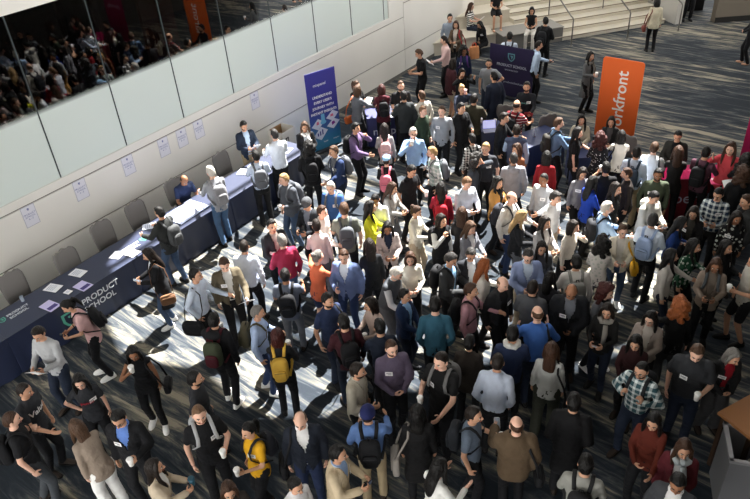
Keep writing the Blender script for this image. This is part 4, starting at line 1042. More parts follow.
def wallmat():
    m, nt, b = nmat('painted_wall'); N = nt.nodes; L = nt.links
    n = N.new('ShaderNodeTexNoise'); n.inputs['Scale'].default_value = 1.2; n.inputs['Detail'].default_value = 3
    tc = N.new('ShaderNodeTexCoord'); L.new(tc.outputs['Object'], n.inputs['Vector'])
    mx = N.new('ShaderNodeMix'); mx.data_type = 'RGBA'; mx.inputs['A'].default_value = lin('dedbd4'); mx.inputs['B'].default_value = lin('e6e4de')
    L.new(n.outputs['Fac'], mx.inputs['Factor']); L.new(mx.outputs['Result'], b.inputs['Base Color']); b.inputs['Roughness'].default_value = .6
    return m
M_wall = wallmat()
def carpet():
    m, nt, b = nmat('patterned_carpet'); N = nt.nodes; L = nt.links
    tc = N.new('ShaderNodeTexCoord')
    m0 = N.new('ShaderNodeMapping'); m0.inputs['Rotation'].default_value = (0, 0, R_(40)); L.new(tc.outputs['Object'], m0.inputs['Vector'])
    mp = N.new('ShaderNodeMapping'); mp.inputs['Scale'].default_value = (.5, 3.6, 1)
    L.new(m0.outputs['Vector'], mp.inputs['Vector'])
    n1 = N.new('ShaderNodeTexNoise'); n1.inputs['Scale'].default_value = 1.25; n1.inputs['Detail'].default_value = 7; n1.inputs['Roughness'].default_value = .66; n1.inputs['Distortion'].default_value = 1.2
    L.new(mp.outputs['Vector'], n1.inputs['Vector'])
    n2 = N.new('ShaderNodeTexNoise'); n2.inputs['Scale'].default_value = .32; n2.inputs['Detail'].default_value = 2
    L.new(tc.outputs['Object'], n2.inputs['Vector'])
    ad = N.new('ShaderNodeMath'); ad.operation = 'MULTIPLY_ADD'; ad.inputs[1].default_value = .55; L.new(n2.outputs['Fac'], ad.inputs[0]); L.new(n1.outputs['Fac'], ad.inputs[2])
    cr = N.new('ShaderNodeValToRGB'); e = cr.color_ramp.elements
    e[0].position = .68; e[0].color = lin('20272f'); e[1].position = .93; e[1].color = lin('979080')
    for p, c in ((.74, '2a3139'), (.80, '42464a'), (.86, '66645c')):
        k = e.new(p); k.color = lin(c)
    L.new(ad.outputs[0], cr.inputs['Fac'])
    n3 = N.new('ShaderNodeTexNoise'); n3.inputs['Scale'].default_value = 90; L.new(tc.outputs['Object'], n3.inputs['Vector'])
    mx = N.new('ShaderNodeMix'); mx.data_type = 'RGBA'; mx.blend_type = 'OVERLAY'; mx.inputs['Factor'].default_value = .35
    L.new(cr.outputs['Color'], mx.inputs['A']); L.new(n3.outputs['Color'], mx.inputs['B'])
    L.new(mx.outputs['Result'], b.inputs['Base Color']); b.inputs['Roughness'].default_value = .85; b.inputs['Specular IOR Level'].default_value = .2; b.inputs['Sheen Weight'].default_value = .03; b.inputs['Sheen Roughness'].default_value = .5
    bp = N.new('ShaderNodeBump'); bp.inputs['Strength'].default_value = .3; bp.inputs['Distance'].default_value = .01
    L.new(n3.outputs['Fac'], bp.inputs['Height']); L.new(bp.outputs['Normal'], b.inputs['Normal'])
    return m
f = MB(); f.box((4, 16, -.1), (60, 60, .2)); tag(f.build('floor', carpet()), kind='structure')

def wbox(mb, s0, s1, n0, n1, z0, z1, mi=0):
    mb.box(wp((s0 + s1) / 2, (n0 + n1) / 2, (z0 + z1) / 2), (s1 - s0, n1 - n0, z1 - z0), mi, M=MW3)
# left wall: wainscot panels below the glazing, band above
S0, S1, SC = -6.0, 22.2, 17.75
w = MB()
g = .012
wbox(w, S0, SC, NW - .35, NW, 0, .74); wbox(w, S0, SC, NW - .35, NW - .03, .74, .775, 1); wbox(w, S0, SC, NW - .35, NW, .775, 1.745)
wbox(w, S0, SC, NW - .35, NW - .03, 1.745, 1.775, 1); wbox(w, S0, SC, NW - .35, NW - .005, 1.775, 1.93)
wbox(w, SC + .02, S1, NW - .35, NW, 0, .74); wbox(w, SC + .02, S1, NW - .35, NW - .03, .74, .775, 1); wbox(w, SC + .02, S1, NW - .35, NW, .775, 2.15); wbox(w, SC + .02, S1, NW - .35, NW - .03, 2.15, 2.185, 1); wbox(w, SC + .02, S1, NW - .35, NW, 2.185, 12.9)
wbox(w, 17.0, SC, NW - .35, NW, 1.93, 12.9)
wbox(w, S0, 17.0, NW - .35, NW, 5.0, 12.9)
tag(w.build('wall_left', [M_wall, mat('8a8780', .7)]), kind='structure')
# glazing with a pale diffuse lower band fading out upward, dark lounge behind
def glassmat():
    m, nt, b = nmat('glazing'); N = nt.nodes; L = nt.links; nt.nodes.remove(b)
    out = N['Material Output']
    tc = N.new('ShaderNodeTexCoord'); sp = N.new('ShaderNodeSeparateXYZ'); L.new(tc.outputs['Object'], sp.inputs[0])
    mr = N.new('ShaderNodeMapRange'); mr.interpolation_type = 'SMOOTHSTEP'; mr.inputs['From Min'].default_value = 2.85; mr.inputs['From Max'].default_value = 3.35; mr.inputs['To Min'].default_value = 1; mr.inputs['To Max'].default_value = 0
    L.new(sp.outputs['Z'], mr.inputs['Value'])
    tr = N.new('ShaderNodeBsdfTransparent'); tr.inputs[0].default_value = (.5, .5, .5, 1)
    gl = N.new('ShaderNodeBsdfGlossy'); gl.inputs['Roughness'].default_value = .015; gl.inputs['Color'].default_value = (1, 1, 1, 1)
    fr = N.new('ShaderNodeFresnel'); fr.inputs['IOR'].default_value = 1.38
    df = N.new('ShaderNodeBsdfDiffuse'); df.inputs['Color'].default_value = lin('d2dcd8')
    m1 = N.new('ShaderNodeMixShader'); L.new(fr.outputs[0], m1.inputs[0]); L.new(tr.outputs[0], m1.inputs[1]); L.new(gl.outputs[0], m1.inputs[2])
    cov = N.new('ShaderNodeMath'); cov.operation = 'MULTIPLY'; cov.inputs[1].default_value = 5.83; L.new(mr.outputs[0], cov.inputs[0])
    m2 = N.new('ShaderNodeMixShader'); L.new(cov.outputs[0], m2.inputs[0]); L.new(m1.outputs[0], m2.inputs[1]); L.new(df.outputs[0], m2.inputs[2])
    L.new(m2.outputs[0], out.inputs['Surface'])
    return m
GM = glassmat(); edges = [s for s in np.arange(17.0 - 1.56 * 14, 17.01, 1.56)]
edges = [5.89 + 1.555 * k for k in range(-6, 8)]
edges = [e for e in edges if e < 16.9] + [17.0]
FM = mat('3c4446', .4)
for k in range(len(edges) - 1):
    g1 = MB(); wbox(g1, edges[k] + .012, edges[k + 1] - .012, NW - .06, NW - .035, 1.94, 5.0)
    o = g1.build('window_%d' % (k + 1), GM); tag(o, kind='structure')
    fr = MB(); wbox(fr, edges[k] - .012, edges[k] + .012, NW - .08, NW - .028, 1.93, 5.0); q = fr.build('window_frame', FM, o)
t = MB(); wbox(t, S0, 17.0, NW - .34, NW - .02, 1.93, 1.945); tag(t.build('trim_1', mat('c9cbc6', .5)), kind='structure')
# the unlit lounge behind the glass
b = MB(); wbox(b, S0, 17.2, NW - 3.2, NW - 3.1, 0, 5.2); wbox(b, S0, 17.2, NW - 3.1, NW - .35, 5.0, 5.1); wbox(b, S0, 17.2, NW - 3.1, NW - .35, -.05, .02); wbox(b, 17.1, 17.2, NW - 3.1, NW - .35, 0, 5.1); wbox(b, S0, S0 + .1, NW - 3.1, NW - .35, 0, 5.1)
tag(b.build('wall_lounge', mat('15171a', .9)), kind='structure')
for i, (s, ww, c) in enumerate([(9.6, .9, '5a2018'), (10.9, .35, '3a1712'), (6.6, .12, '2f2a28'), (7.7, .1, '2f2a28'), (8.5, .12, '2f2a28'), (12.4, .12, '2f2a28'), (13.9, .12, '2f2a28'), (5.2, .1, '2f2a28')]):
    c1 = MB(); wbox(c1, s, s + ww, NW - 1.6, NW - 1.5, .02, 5.0); tag(c1.build('trim_%d' % (i + 2), mat(c, .8)), kind='structure')
# baseboard
b = MB(); wbox(b, S0, S1, NW, NW + .012, 0, .10); tag(b.build('baseboard_left', mat('6a6864', .6)), kind='structure')

# stairs
A2 = R_(14.5); Sd = Vector((math.cos(A2), math.sin(A2), 0)); Ud = Vector((-math.sin(A2), math.cos(A2), 0))
MS = Matrix((Sd, Ud, Vector((0, 0, 1)))).transposed()
def sp_(a, b, z=0): return Vector((6.91, 23.30, 0)) + Sd * a + Ud * b + Vector((0, 0, z))
st = MB(); RISE, TR = .155, .36
for k in range(16):
    z1 = RISE * (k + 1)
    st.box(sp_(1.35, TR * k + 3.0, z1 / 2 - .02), (5.3, 6.0, z1 - .04 if k else z1 - .04), 0, M=MS)
    st.box(sp_(1.35, TR * k + 3.0 - .018, z1 - .02), (5.32, 6.04, .04), 0, M=MS)
    st.box(sp_(1.35, TR * k - .039, z1 - .03), (5.30, .012, .018), 1, M=MS)
tag(st.build('stairs', [mat('d6cfbf', .7), mat('6a5c4c', .7)]), kind='structure')
bk = MB(); bk.box(sp_(-1.12, .42, .235), (2.2, .9, .47), 0, M=MS); bk.box(sp_(-1.12, .42, .48), (2.24, .94, .03), 1, M=MS)
tag(bk.build('bench_block', [mat('6c6a66', .8), mat('8b8882', .7)]), 'low grey stone block beside the pale stairs', 'bench')
sb = MB()
for k in range(6):
    zt_ = .45 * (k + 1); b0_ = .55 + .9 * k
    sb.box(sp_(-3.8, b0_ + 3, zt_ / 2 - .025), (5.0, 6.0, zt_ - .05), 0, M=MS); sb.box(sp_(-3.8, b0_ + 3 - .02, zt_ - .025), (5.02, 6.04, .05), 0, M=MS)
tag(sb.build('trim_20', mat('cdc5b5', .7)), kind='structure')
# stringer wall, dark doorway, far wall
b = MB(); b.box(sp_(4.35, 3.0, 1.1), (.25, 6.6, 2.2), 0, M=MS); tag(b.build('wall_stair', mat('b5b2ab', .6)), kind='structure')
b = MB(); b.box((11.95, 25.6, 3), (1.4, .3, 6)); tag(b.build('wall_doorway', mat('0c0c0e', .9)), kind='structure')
b = MB(); b.box((16.6, 24.1, 2.1), (8.4, .3, 4.2)); tag(b.build('wall_back', mat('6f675c', .7)), kind='structure')
b = MB(); b.box((16.6, 23.93, .09), (8.4, .03, .18)); tag(b.build('baseboard_back', mat('1c1a18', .6)), kind='structure')
def handrail(px, py, up_n, lab):
    p = at(px, py); o = empty('handrail', p, A2)
    mtl = mat('6e6b66', .35, metal=.6)
    m = MB(); m.tube([(0, 0, .0), (0, 0, .85), (0, .06, .92), (0, .15, .94), (0, up_n * TR, .94 + up_n * RISE), (0, up_n * TR + .12, .96 + up_n * RISE)], .024, 8); m.build('rail', mtl, o, smooth=True)
    n = 5
    for k in range(1, 3):
        m = MB(); y = k * n * TR * .9; z = math.floor(y / TR - .3) * RISE; m.tube([(0, y, max(0, z) ), (0, y, .94 + y * RISE / TR)], .02, 8); m.build('post', mtl, o, smooth=True)
    m = MB(); m.loft([(0, .05, .05), (.012, .05, .05)], 14, p=2); m.build('base_plate', mtl, o)
    tag(o, lab, 'handrail', 'stair handrails')
handrail(571, 46, 9, 'metal handrail on the stairs nearest the dark banner')
handrail(627, 39, 9, 'metal handrail in the middle of the stairs')
handrail(678, 31, 9, 'metal handrail at the right edge of the stairs')

# wall notices
PAP = [(72, 185, 'second from the left'), (120, 158, 'third from the left'), (156, 140, 'fourth from the left'), (175, 131, 'fifth from the left'), (192, 122, 'sixth from the left'), (217, 110, 'second nearest the blue banner'), (249, 94, 'nearest the blue banner')]
for i, (s, nm) in enumerate([(4.92, 'farthest left'), (6.03, 'second from left'), (7.19, 'third from left'), (8.14, 'fourth from left, left of a close trio'), (8.66, 'fifth from left, middle of a close trio'), (9.16, 'sixth from left, right of a close trio'), (11.0, 'nearest the blue banner')]):
    o = empty('notice_sheet', wp(s, NW + .001, 1.34), RZW)
    p = MB(); p.box((.14, -.004, .21), (.28, .006, .42)); p.build('paper', mat('dcdce4', .6), o)
    p = MB()
    for a, c in (((.006, 0, .006), (.274, 0, .006)), ((.274, 0, .006), (.274, 0, .414)), ((.274, 0, .414), (.006, 0, .414)), ((.006, 0, .414), (.006, 0, .006))):
        a = Vector(a); c = Vector(c); d = c - a; mid = (a + c) / 2; p.box((mid.x, -.008, mid.z), (abs(d.x) + .006, .002, abs(d.z) + .006))
    p.build('border', mat('9a9aa8', .6), o)
    p = MB(); text_mb(p, 'PRODUCT', (.14, -.008, .235), (1, 0, 0), (0, 0, 1), .05, align='CENTER'); text_mb(p, 'SCHOOL', (.14, -.008, .185), (1, 0, 0), (0, 0, 1), .05, align='CENTER'); text_mb(p, 'A - Z', (.14, -.008, .135), (1, 0, 0), (0, 0, 1), .045, align='CENTER')
    p.add([(.12, -.009, .37), (.16, -.009, .37), (.16, -.009, .34), (.14, -.009, .315), (.12, -.009, .34)], [(4, 3, 2, 1, 0)]); p.build('lettering', mat('7a80a8', .6), o)
    tag(o, 'white notice sheet on the left wall, ' + nm, 'notice', 'notices on the wall')

# wall-side tables
def shield(mb, c, r, u, s, nn, mi):
    c = Vector(c); r = Vector(r); u = Vector(u)
    P = [(-1, 1), (1, 1), (1, -.1), (.6, -.75), (0, -1.15), (-.6, -.75), (-1, -.1)]
    Q = [(x * .68, y * .72) for x, y in P]
    n = len(P); vs = [c + (r * x + u * y) * s + nn for x, y in P] + [c + (r * x + u * y) * s + nn for x, y in Q]
    mb.add(vs, [(i, (i + 1) % n, n + (i + 1) % n, n + i) for i in range(n)], mi)
    R2 = [(-.25, .45), (.45, .45), (.45, .0), (0, -.6), (0, .05), (-.25, .25)]
    mb.add([c + (r * x + u * y) * s + nn for x, y in R2], [tuple(range(len(R2)))], mi)

def cloth_box(s0, s1, n0, n1, h, ripple=.018, seg=.06, M=None, base=None):
    """draped cloth: flat top, skirts with soft pleats down to the floor"""
    mb = MB(); pts = []; L1 = s1 - s0; L2 = n1 - n0
    def side(a, b):
        n = max(2, int((Vector(b) - Vector(a)).length / seg)); return [Vector(a).lerp(Vector(b), k / n) for k in range(n)]
    c = [(s0, n0), (s1, n0), (s1, n1), (s0, n1)]
    loop = []
    for i in range(4): loop += [(p, i) for p in side((*c[i], 0), (*c[(i + 1) % 4], 0))]
    m = len(loop); NR = 7
    nrm = [Vector((0, -1, 0)), Vector((1, 0, 0)), Vector((0, 1, 0)), Vector((-1, 0, 0))]
    vs = []
    for j in range(NR):
        tz = j / (NR - 1)
        for k, (p, sd) in enumerate(loop):
            amp = ripple * tz ** .8; off = nrm[sd] * (.004 + amp * (1 + math.sin(k * 1.1 + 2 * math.sin(k * .37))))
            vs.append(Vector((p.x, p.y, h - tz * (h - .012))) + off)
    vs2 = list(vs)
    fs = []
    for j in range(NR - 1):
        for k in range(m):
            k2 = (k + 1) % m; fs.append((j * m + k, (j + 1) * m + k, (j + 1) * m + k2, j * m + k2))
    fs.append(tuple(range(m)))
    mb.add(vs, fs); return mb

NAVY = '16213f'
def satin(hexc):
    m, nt, b = nmat('satin_' + hexc); N = nt.nodes; L = nt.links; b.inputs['Base Color'].default_value = lin(hexc)
    b.inputs['Roughness'].default_value = .5; b.inputs['Specular IOR Level'].default_value = .7
    b.inputs['Sheen Weight'].default_value = .12; b.inputs['Sheen Roughness'].default_value = .45; b.inputs['Sheen Tint'].default_value = (.6, .68, 1, 1)
    n = N.new('ShaderNodeTexNoise'); n.inputs['Scale'].default_value = 160; bp = N.new('ShaderNodeBump'); bp.inputs['Strength'].default_value = .25; bp.inputs['Distance'].default_value = .002
    L.new(n.outputs['Fac'], bp.inputs['Height']); L.new(bp.outputs['Normal'], b.inputs['Normal']); return m
def frame_table(name, L, W, h, lab, group, parent_loc, rz):
    o = empty(name, parent_loc, rz)
    m = MB(); m.box((0, 0, h - .02), (L, W, .03)); m.build('tabletop', mat('8a7a66', .6), o)
    for a in (-1, 1):
        for c in (-1, 1):
            m = MB(); m.tube([(a * (L / 2 - .1), c * (W / 2 - .08), 0), (a * (L / 2 - .1), c * (W / 2 - .08), h - .03)], .016, 8); m.build('leg', mat('55565a', .4, metal=.7), o, smooth=True)
    tag(o, lab, 'table', group); return o
TB = [(.6, 3.2, 'leftmost, near the front left corner'), (3.2, 5.75, 'below the two leftmost notices'), (5.75, 8.3, 'in front of the seated man'), (8.3, 11.0, 'beside the blue banner')]
for i, (a, c, nm) in enumerate(TB):
    L = c - a; mid = wp((a + c) / 2, -10.535, 0)
    frame_table('registration_table', L - .04, .76, .745, 'folding table under the navy cloth, ' + nm, 'registration tables', mid, RZW)
    cb = cloth_box(-L / 2 + .006, L / 2 - .006, -.385, .385, .757)
    o = cb.build('tablecloth', satin(NAVY), smooth=True); o.location = mid; o.rotation_euler = (0, 0, RZW)
    tag(o, 'navy tablecloth on the wall side table, ' + nm, 'tablecloth', 'navy tablecloths by the wall')
    def piece(fn, nm='lettering'):
        lt = MB(); fn(lt); lt.build(nm, [mat('d8dce4', .6), mat('5fb09c', .6)], o)
    if i == 1:
        piece(lambda m: (text_mb(m, 'PRODUCT', (.08, -.409, .50), (1, 0, 0), (0, 0, 1), .165, thick=.004, bold=.015), text_mb(m, 'SCHOOL', (.08, -.409, .33), (1, 0, 0), (0, 0, 1), .165, thick=.004, bold=.015)))
        piece(lambda m: shield(m, (-.20, -.413, .42), (1, 0, 0), (0, 0, 1), .15, Vector((0, 0, 0)), 1), 'shield_emblem')
    if i in (1, 2):
        x0, y0 = ((-.95, .12) if i == 1 else (-1.22 - .05, -.05)) if i == 1 else (-1.2, .0)
        piece(lambda m: (text_mb(m, 'PRODUCT', (x0, y0, .759), (1, 0, 0), (0, 1, 0), .085, thick=.003, bold=.012), text_mb(m, 'SCHOOL', (x0, y0 - .10, .759), (1, 0, 0), (0, 1, 0), .085, thick=.003, bold=.012)))
        piece(lambda m: shield(m, (x0 - .10 if i == 1 else x0 + .5, y0, .763), (1, 0, 0), (0, 1, 0), .065, Vector((0, 0, 0)), 1), 'shield_emblem')

def on_table(px, py, z=.762): return at(px, py, z)
def sheet(px, py, w, l, rot, col, lab, name='paper_sheet', cat='paper', z=.768, th=.004, grp='papers on the registration tables'):
    p = on_table(px, py, z); m = MB(); m.box((0, 0, th / 2), (w, l, th))
    if name == 'magazine': m.box((0, -l * .2, th + .001), (w * .8, l * .3, .001), 1)
    else: 
        for k in range(4): m.box((0, l * .3 - k * l * .14, th + .0006), (w * .7, l * .03, .0008), 1)
    o = m.build(name, [mat(col, .5), mat('8c94b0' if name != 'magazine' else '4a3f80', .6)]); o.location = p; o.rotation_euler = (0, 0, AZ + rot)
    tag(o, lab, cat, grp)
sheet(53, 288, .21, .28, .3, 'eef0f6', 'white sheet on navy cloth, left of the three in a row')
sheet(78, 273, .21, .28, .25, 'eef0f6', 'white sheet on navy cloth near the front logo, farthest from the edge')
sheet(68, 292, .11, .13, .2, 'f4f4f8', 'small white card on the navy cloth')
sheet(83, 286, .22, .30, .1, 'c9c2ea', 'lilac and white leaflet at the front edge of navy table', 'magazine', 'leaflet')
sheet(50, 306, .22, .32, .1, 'c9c2ea', 'lilac and white leaflet beside the leaning woman in pink', 'magazine', 'leaflet')
sheet(117, 255, .24, .22, .4, 'f6f6fa', 'bright white sheet where the sunlit table begins')
sheet(132, 253, .22, .26, .1, 'f6f6fa', 'white sheet left of the black coat woman on the table')
sheet(186, 212, .80, .55, .05, 'c2cbe8', 'large pale blue board lying on the sunlit table', 'table_board', 'board', th=.012)
sheet(196, 206, .2, .26, .5, 'ffffff', 'white form beside the seated man in navy polo')
sheet(150, 226, .22, .3, .9, 'dfe4f4', 'white form on the empty stretch of sunlit table')
sheet(283, 150, .3, .4, .2, 'c8d0ea', 'pale sheet on the table beside the cardboard box')
sheet(245, 172, .26, .32, .4, 'e8ecf8', 'pale form on the table below the standing man')
# drinking glass on the navy table
p = on_table(23, 301); m = MB(); m.loft([(0, .028, .028), (.004, .03, .03), (.10, .036, .036), (.10, .032, .032), (.012, .027, .027)], 16, p=2); o = m.build('drinking_glass', mat('aab4c4', .1, spec=.8), smooth=True); o.location = p
tag(o, 'clear drinking glass standing on the navy table', 'glass')

# banquet chairs
def chair_at(loc, rz, lab, group='grey banquet chairs'):
    o = empty('banquet_chair', loc, rz); fm = mat('7f7c7a', .85); mm = mat('4a4a4c', .35, metal=.7)
    def build(nm, fn, mt): 
        key = 'ch_' + nm
        if key not in HAIRC:
            mb = MB(); fn(mb); me = mb.mesh(key); me.materials.append(None); HAIRC[key] = me
        link(nm.split('#')[0], HAIRC[key], o, [mt])
    build('seat', lambda m: m.rbox((0, 0, .45), (.44, .44, .08), p=5), fm)
    def back(m):
        rows = [(.46, .21), (.62, .225), (.80, .235), (.92, .23), (.985, .20), (1.01, .13)]
        vs = []; 
        for z, w in rows:
            y = .20 + (z - .46) * .16
            for x in np.linspace(-1, 1, 9):
                hz = .02 * math.cos(x * PI * 1.5) if z > .9 else 0
                vs.append((x * w, y + .02 * (1 - x * x), z + hz))
        n = len(vs); vs += [(x, y + .05, z) for x, y, z in vs]
        fs = []
        for j in range(5):
            for k in range(8):
                a = j * 9 + k; fs.append((a, a + 1, a + 10, a + 9)); fs.append((n + a + 9, n + a + 10, n + a + 1, n + a))
        per = list(range(9)) + [j * 9 + 8 for j in range(1, 6)] + [5 * 9 + k for k in range(7, -1, -1)] + [j * 9 for j in range(4, 0, -1)]
        for k in range(len(per)):
            a, b_ = per[k], per[(k + 1) % len(per)]; fs.append((b_, a, n + a, n + b_))
        m.add(vs, fs)
    build('backrest', back, fm)
    for i, (x, y) in enumerate([(-.19, -.18), (.19, -.18), (-.19, .19), (.19, .19)]):
        build('leg#%d' % i, lambda m, x=x, y=y: m.tube([(x, y, .42), (x * 1.05, y + (.05 if y > 0 else -.02), 0)], .013, 8), mm)
    tag(o, lab, 'chair', group); return o
for px, py, nm in [(9, 274, 'farthest left along the wall'), (64, 251, 'second from left along the wall'), (100, 223, 'behind the navy table, third from left'), (134, 203, 'beside the sunlit table, left of the seated man')]:
    p = at(px, py, 1.01); chair_at(Vector((p.x, p.y, 0)) + Nd * .26, RZW, 'grey banquet chair ' + nm)
p = at(222, 156, .95); chair_at(Vector((p.x, p.y, 0)) + Nd * .22, RZW, 'grey banquet chair between the seated man and the navy jacket man')
sm_ = [o for o in PERSONS if 'seated behind the registration' in o['label']][0]
chair_at(sm_.location.copy(), sm_.rotation_euler.z, 'grey banquet chair under the seated man in navy polo')
for key, nm in (('cream jacket left of', 'under the seated woman in cream jacket'), ('black leather jacket', 'under the seated woman in black leather jacket')):
    s_ = [o for o in PERSONS if key in o['label']][0]
    chair_at(s_.location.copy(), s_.rotation_euler.z, 'grey banquet chair ' + nm)
for px, py, r, nm in [(508, 103, 160, 'left of the black jumper man below the dark banner'), (541, 113, 200, 'right of the black jumper man at the navy table'), (629, 133, 150, 'right of the orange banner foot')]:
    p = at(px, py, .92); chair_at(Vector((p.x, p.y, 0)), R_(r), 'grey banquet chair ' + nm)

# open cardboard box beside the blue banner
def open_box(c, L, W, H, rz, mats, lab, name='cardboard_box', flaps=True, lift=0):
    o = empty(name, c, rz); t = .012; m = MB()
    m.box((0, 0, t / 2), (L, W, t)); m.box((0, -W / 2, H / 2), (L, t, H)); m.box((0, W / 2, H / 2), (L, t, H)); m.box((-L / 2, 0, H / 2), (t, W, H)); m.box((L / 2, 0, H / 2), (t, W, H))
    m.build('body', mats[0], o)
    m = MB(); m.box((0, 0, H * .35), (L - .03, W - .03, .02)); m.build('contents', mats[1], o)
    return o
p = at(296, 150, .76)
cb_ = open_box(at(285, 138, .62) - Vector((0, 0, 0)), .62, .46, .52, RZW, [mat('d9d6cf', .8), mat('8a6f50', .9)], '')
cb_.location = (wp(11.42, -11.48, 0)); cb_.scale = (.78, 1.0, 1.55)
m = MB(); m.box((-.1, -.238, .36), (.14, .004, .10)); m.box((-.1, -.24, .36), (.06, .004, .06), 1); m.build('printed_mark', [mat('1a1a1c', .6), mat('d9d6cf', .6)], cb_)
m = MB(); m.box((0, .226, .26), (.6, .006, .5)); m.build('inner_lining', mat('9c7c58', .9), cb_)
tag(cb_, 'tall open white cardboard box against the wall, left of blue banner', 'box')

# ------------------------------------------------------------ banners
def top2(a, b, z):
    A = at(*a, z); B = at(*b, z); d = B - A; c_ = (A + B) / 2; c_.z = 0
    return c_, d.length, math.atan2(d.y, d.x)
def banner(p, w, h, yaw, tilt, cols, lab, fn, name='banner_stand', zb=.06, rounded=0):
    o = empty(name, p, yaw)
    m = MB(); 
    if rounded:
        pts = []; r = rounded
        for cx_, cz_, a0 in ((w / 2 - r, h - r, 0), (-w / 2 + r, h - r, 90), (-w / 2 + r, zb + r, 180), (w / 2 - r, zb + r, 270)):
            for k in range(7): a = R_(a0 + 15 * k); pts.append((cx_ + r * math.cos(a), cz_ + r * math.sin(a)))
        n = len(pts); vs = [(x, -.012, z) for x, z in pts] + [(x, .012, z) for x, z in pts]
        m.add(vs, [tuple(range(n)), tuple(range(2 * n - 1, n - 1, -1))] + [((i + 1) % n, i, n + i, n + (i + 1) % n) for i in range(n)])
    else: m.box((0, 0, (h + zb) / 2), (w, .012, h - zb))
    m.build('panel', cols[0], o)
    fn(o, w, h)
    m = MB(); m.rbox((0, 0, .035), (w + .04, .22, .07), p=6); m.build('base', mat('3a3c40', .4, metal=.5), o)
    o.rotation_euler = (tilt, 0, yaw)
    tag(o, lab, 'banner'); return o
def gradmat():
    m, nt, b = nmat('banner_print'); N = nt.nodes; L = nt.links
    tc = N.new('ShaderNodeTexCoord'); s = N.new('ShaderNodeSeparateXYZ'); L.new(tc.outputs['Object'], s.inputs[0])
    r = N.new('ShaderNodeValToRGB'); e = r.color_ramp.elements; e[0].position = .1; e[0].color = lin('2a7ea6'); e[1].position = .55; e[1].color = lin('34348c'); k = e.new(.35); k.color = lin('2f4f9a')
    dv = N.new('ShaderNodeMath'); dv.operation = 'DIVIDE'; dv.inputs[1].default_value = 2.2; L.new(s.outputs['Z'], dv.inputs[0]); L.new(dv.outputs[0], r.inputs['Fac']); L.new(r.outputs['Color'], b.inputs['Base Color']); b.inputs['Roughness'].default_value = .5
    return m
def blue_fn(o, w, h):
    Y = -.009
    WM = mat('e6e8f4', .6); m = MB(); text_mb(m, 'mixpanel', (-.05, Y, h - .36), (1, 0, 0), (0, 0, 1), .105, align='CENTER'); m.build('logo', WM, o)
    for i, s in enumerate(['UNDERSTAND', 'EVERY USER\'S', 'JOURNEY WITH', 'INSTANT INSIGHTS']): m = MB(); text_mb(m, s, (0, Y, h - .66 - i * .14), (1, 0, 0), (0, 0, 1), .088, align='CENTER', bold=.03); m.build('headline', WM, o)
    for s, x in (('Digital', -.10), ('Adaptive', .20)): m = MB(); text_mb(m, s, (x, Y, .24), (1, 0, 0), (0, 0, 1), .05); m.build('footer', WM, o)
    m = MB()
    def iso(cx_, cz_, a, b_, mi, y=Y): m.add([(cx_ - a, y, cz_ - b_ * .2), (cx_, y, cz_ - b_), (cx_ + a, y, cz_ + b_ * .25), (cx_ + .02, y, cz_ + b_)], [(0, 1, 2, 3)], mi)
    iso(-.22, .76, .19, .15, 0); iso(.23, .88, .19, .14, 0); iso(.24, .66, .2, .14, 0); iso(-.16, .50, .22, .18, 0)
    m.add([(-.05 + .09 * math.cos(a), Y - .002, .78 + .05 * math.sin(a)) for a in [2 * PI * k / 16 for k in range(16)]], [tuple(range(16))], 1)
    m.add([(-.11, Y - .001, .76), (.01, Y - .001, .76), (.0, Y - .001, 1.0), (-.10, Y - .001, 1.0)], [(0, 1, 2, 3)], 1)
    m.add([(.20, Y - .002, .62), (.30, Y - .002, .66), (.27, Y - .002, .73), (.19, Y - .002, .71)], [(0, 1, 2, 3)], 2)
    m.add([(.17, Y - .002, .86), (.27, Y - .002, .86), (.25, Y - .002, .93), (.18, Y - .002, .92)], [(0, 1, 2, 3)], 3)
    m.add([(-.26, Y - .002, .75), (-.18, Y - .002, .76), (-.19, Y - .002, .84), (-.25, Y - .002, .83)], [(0, 1, 2, 3)], 3)
    for k in range(3): m.box((-.24 + k * .07, Y - .003, .49 + k * .02), (.035, .002, .08 + k * .03), 4)
    m.build('printed_picture', [mat('cfd6ec', .6), mat('6fb2dc', .6), mat('7a2d92', .6), mat('d06c92', .6), mat('3a3f8c', .6)], o)
P_, W_, Y_ = top2((304, 75.5), (334, 66), 2.1)
banner(P_, W_, 2.1, Y_, 0, [gradmat()], 'tall blue banner with white lettering against the left wall', blue_fn)
def orange_fn(o, w, h):
    m = MB(); text_mb(m, 'workfront', (.15, -.014, h - .27), (0, 0, 1), (-1, 0, 0), .40, align='RIGHT', bold=.012, spacing=1.0)
    m.build('lettering', mat('f0ece6', .6), o)
P_, W_, Y_ = top2((604, 56), (645.5, 63), 2.1)
banner(P_, W_, 2.1, Y_, 0, [mat('e8692c', .6)], 'tall orange banner with white upright lettering', orange_fn, rounded=.07)
def dark_fn(o, w, h):
    Y = -.013; m = MB(); WM = mat('b8bccc', .6); text_mb(m, 'PRODUCT SCHOOL', (.02, Y, h - .58), (1, 0, 0), (0, 0, 1), .105, align='CENTER', bold=.02); m.build('headline', WM, o); m = MB(); text_mb(m, 'SAN FRANCISCO', (.02, Y, h - .69), (1, 0, 0), (0, 0, 1), .055, align='CENTER'); m.build('subtitle', WM, o); m = MB()
    text_mb(m, 'productschool.com', (.12, Y, .45), (1, 0, 0), (0, 0, 1), .085, align='CENTER')
    m.build('lettering', mat('b8bccc', .6), o)
    m = MB(); shield(m, (0, Y, h - .30), (1, 0, 0), (0, 0, 1), .11, Vector((0, 0, 0)), 0); m.build('shield_emblem', mat('5f8f9c', .6), o)
P_, W_, Y_ = top2((490.4, 42.7), (534.6, 50.8), 1.5)
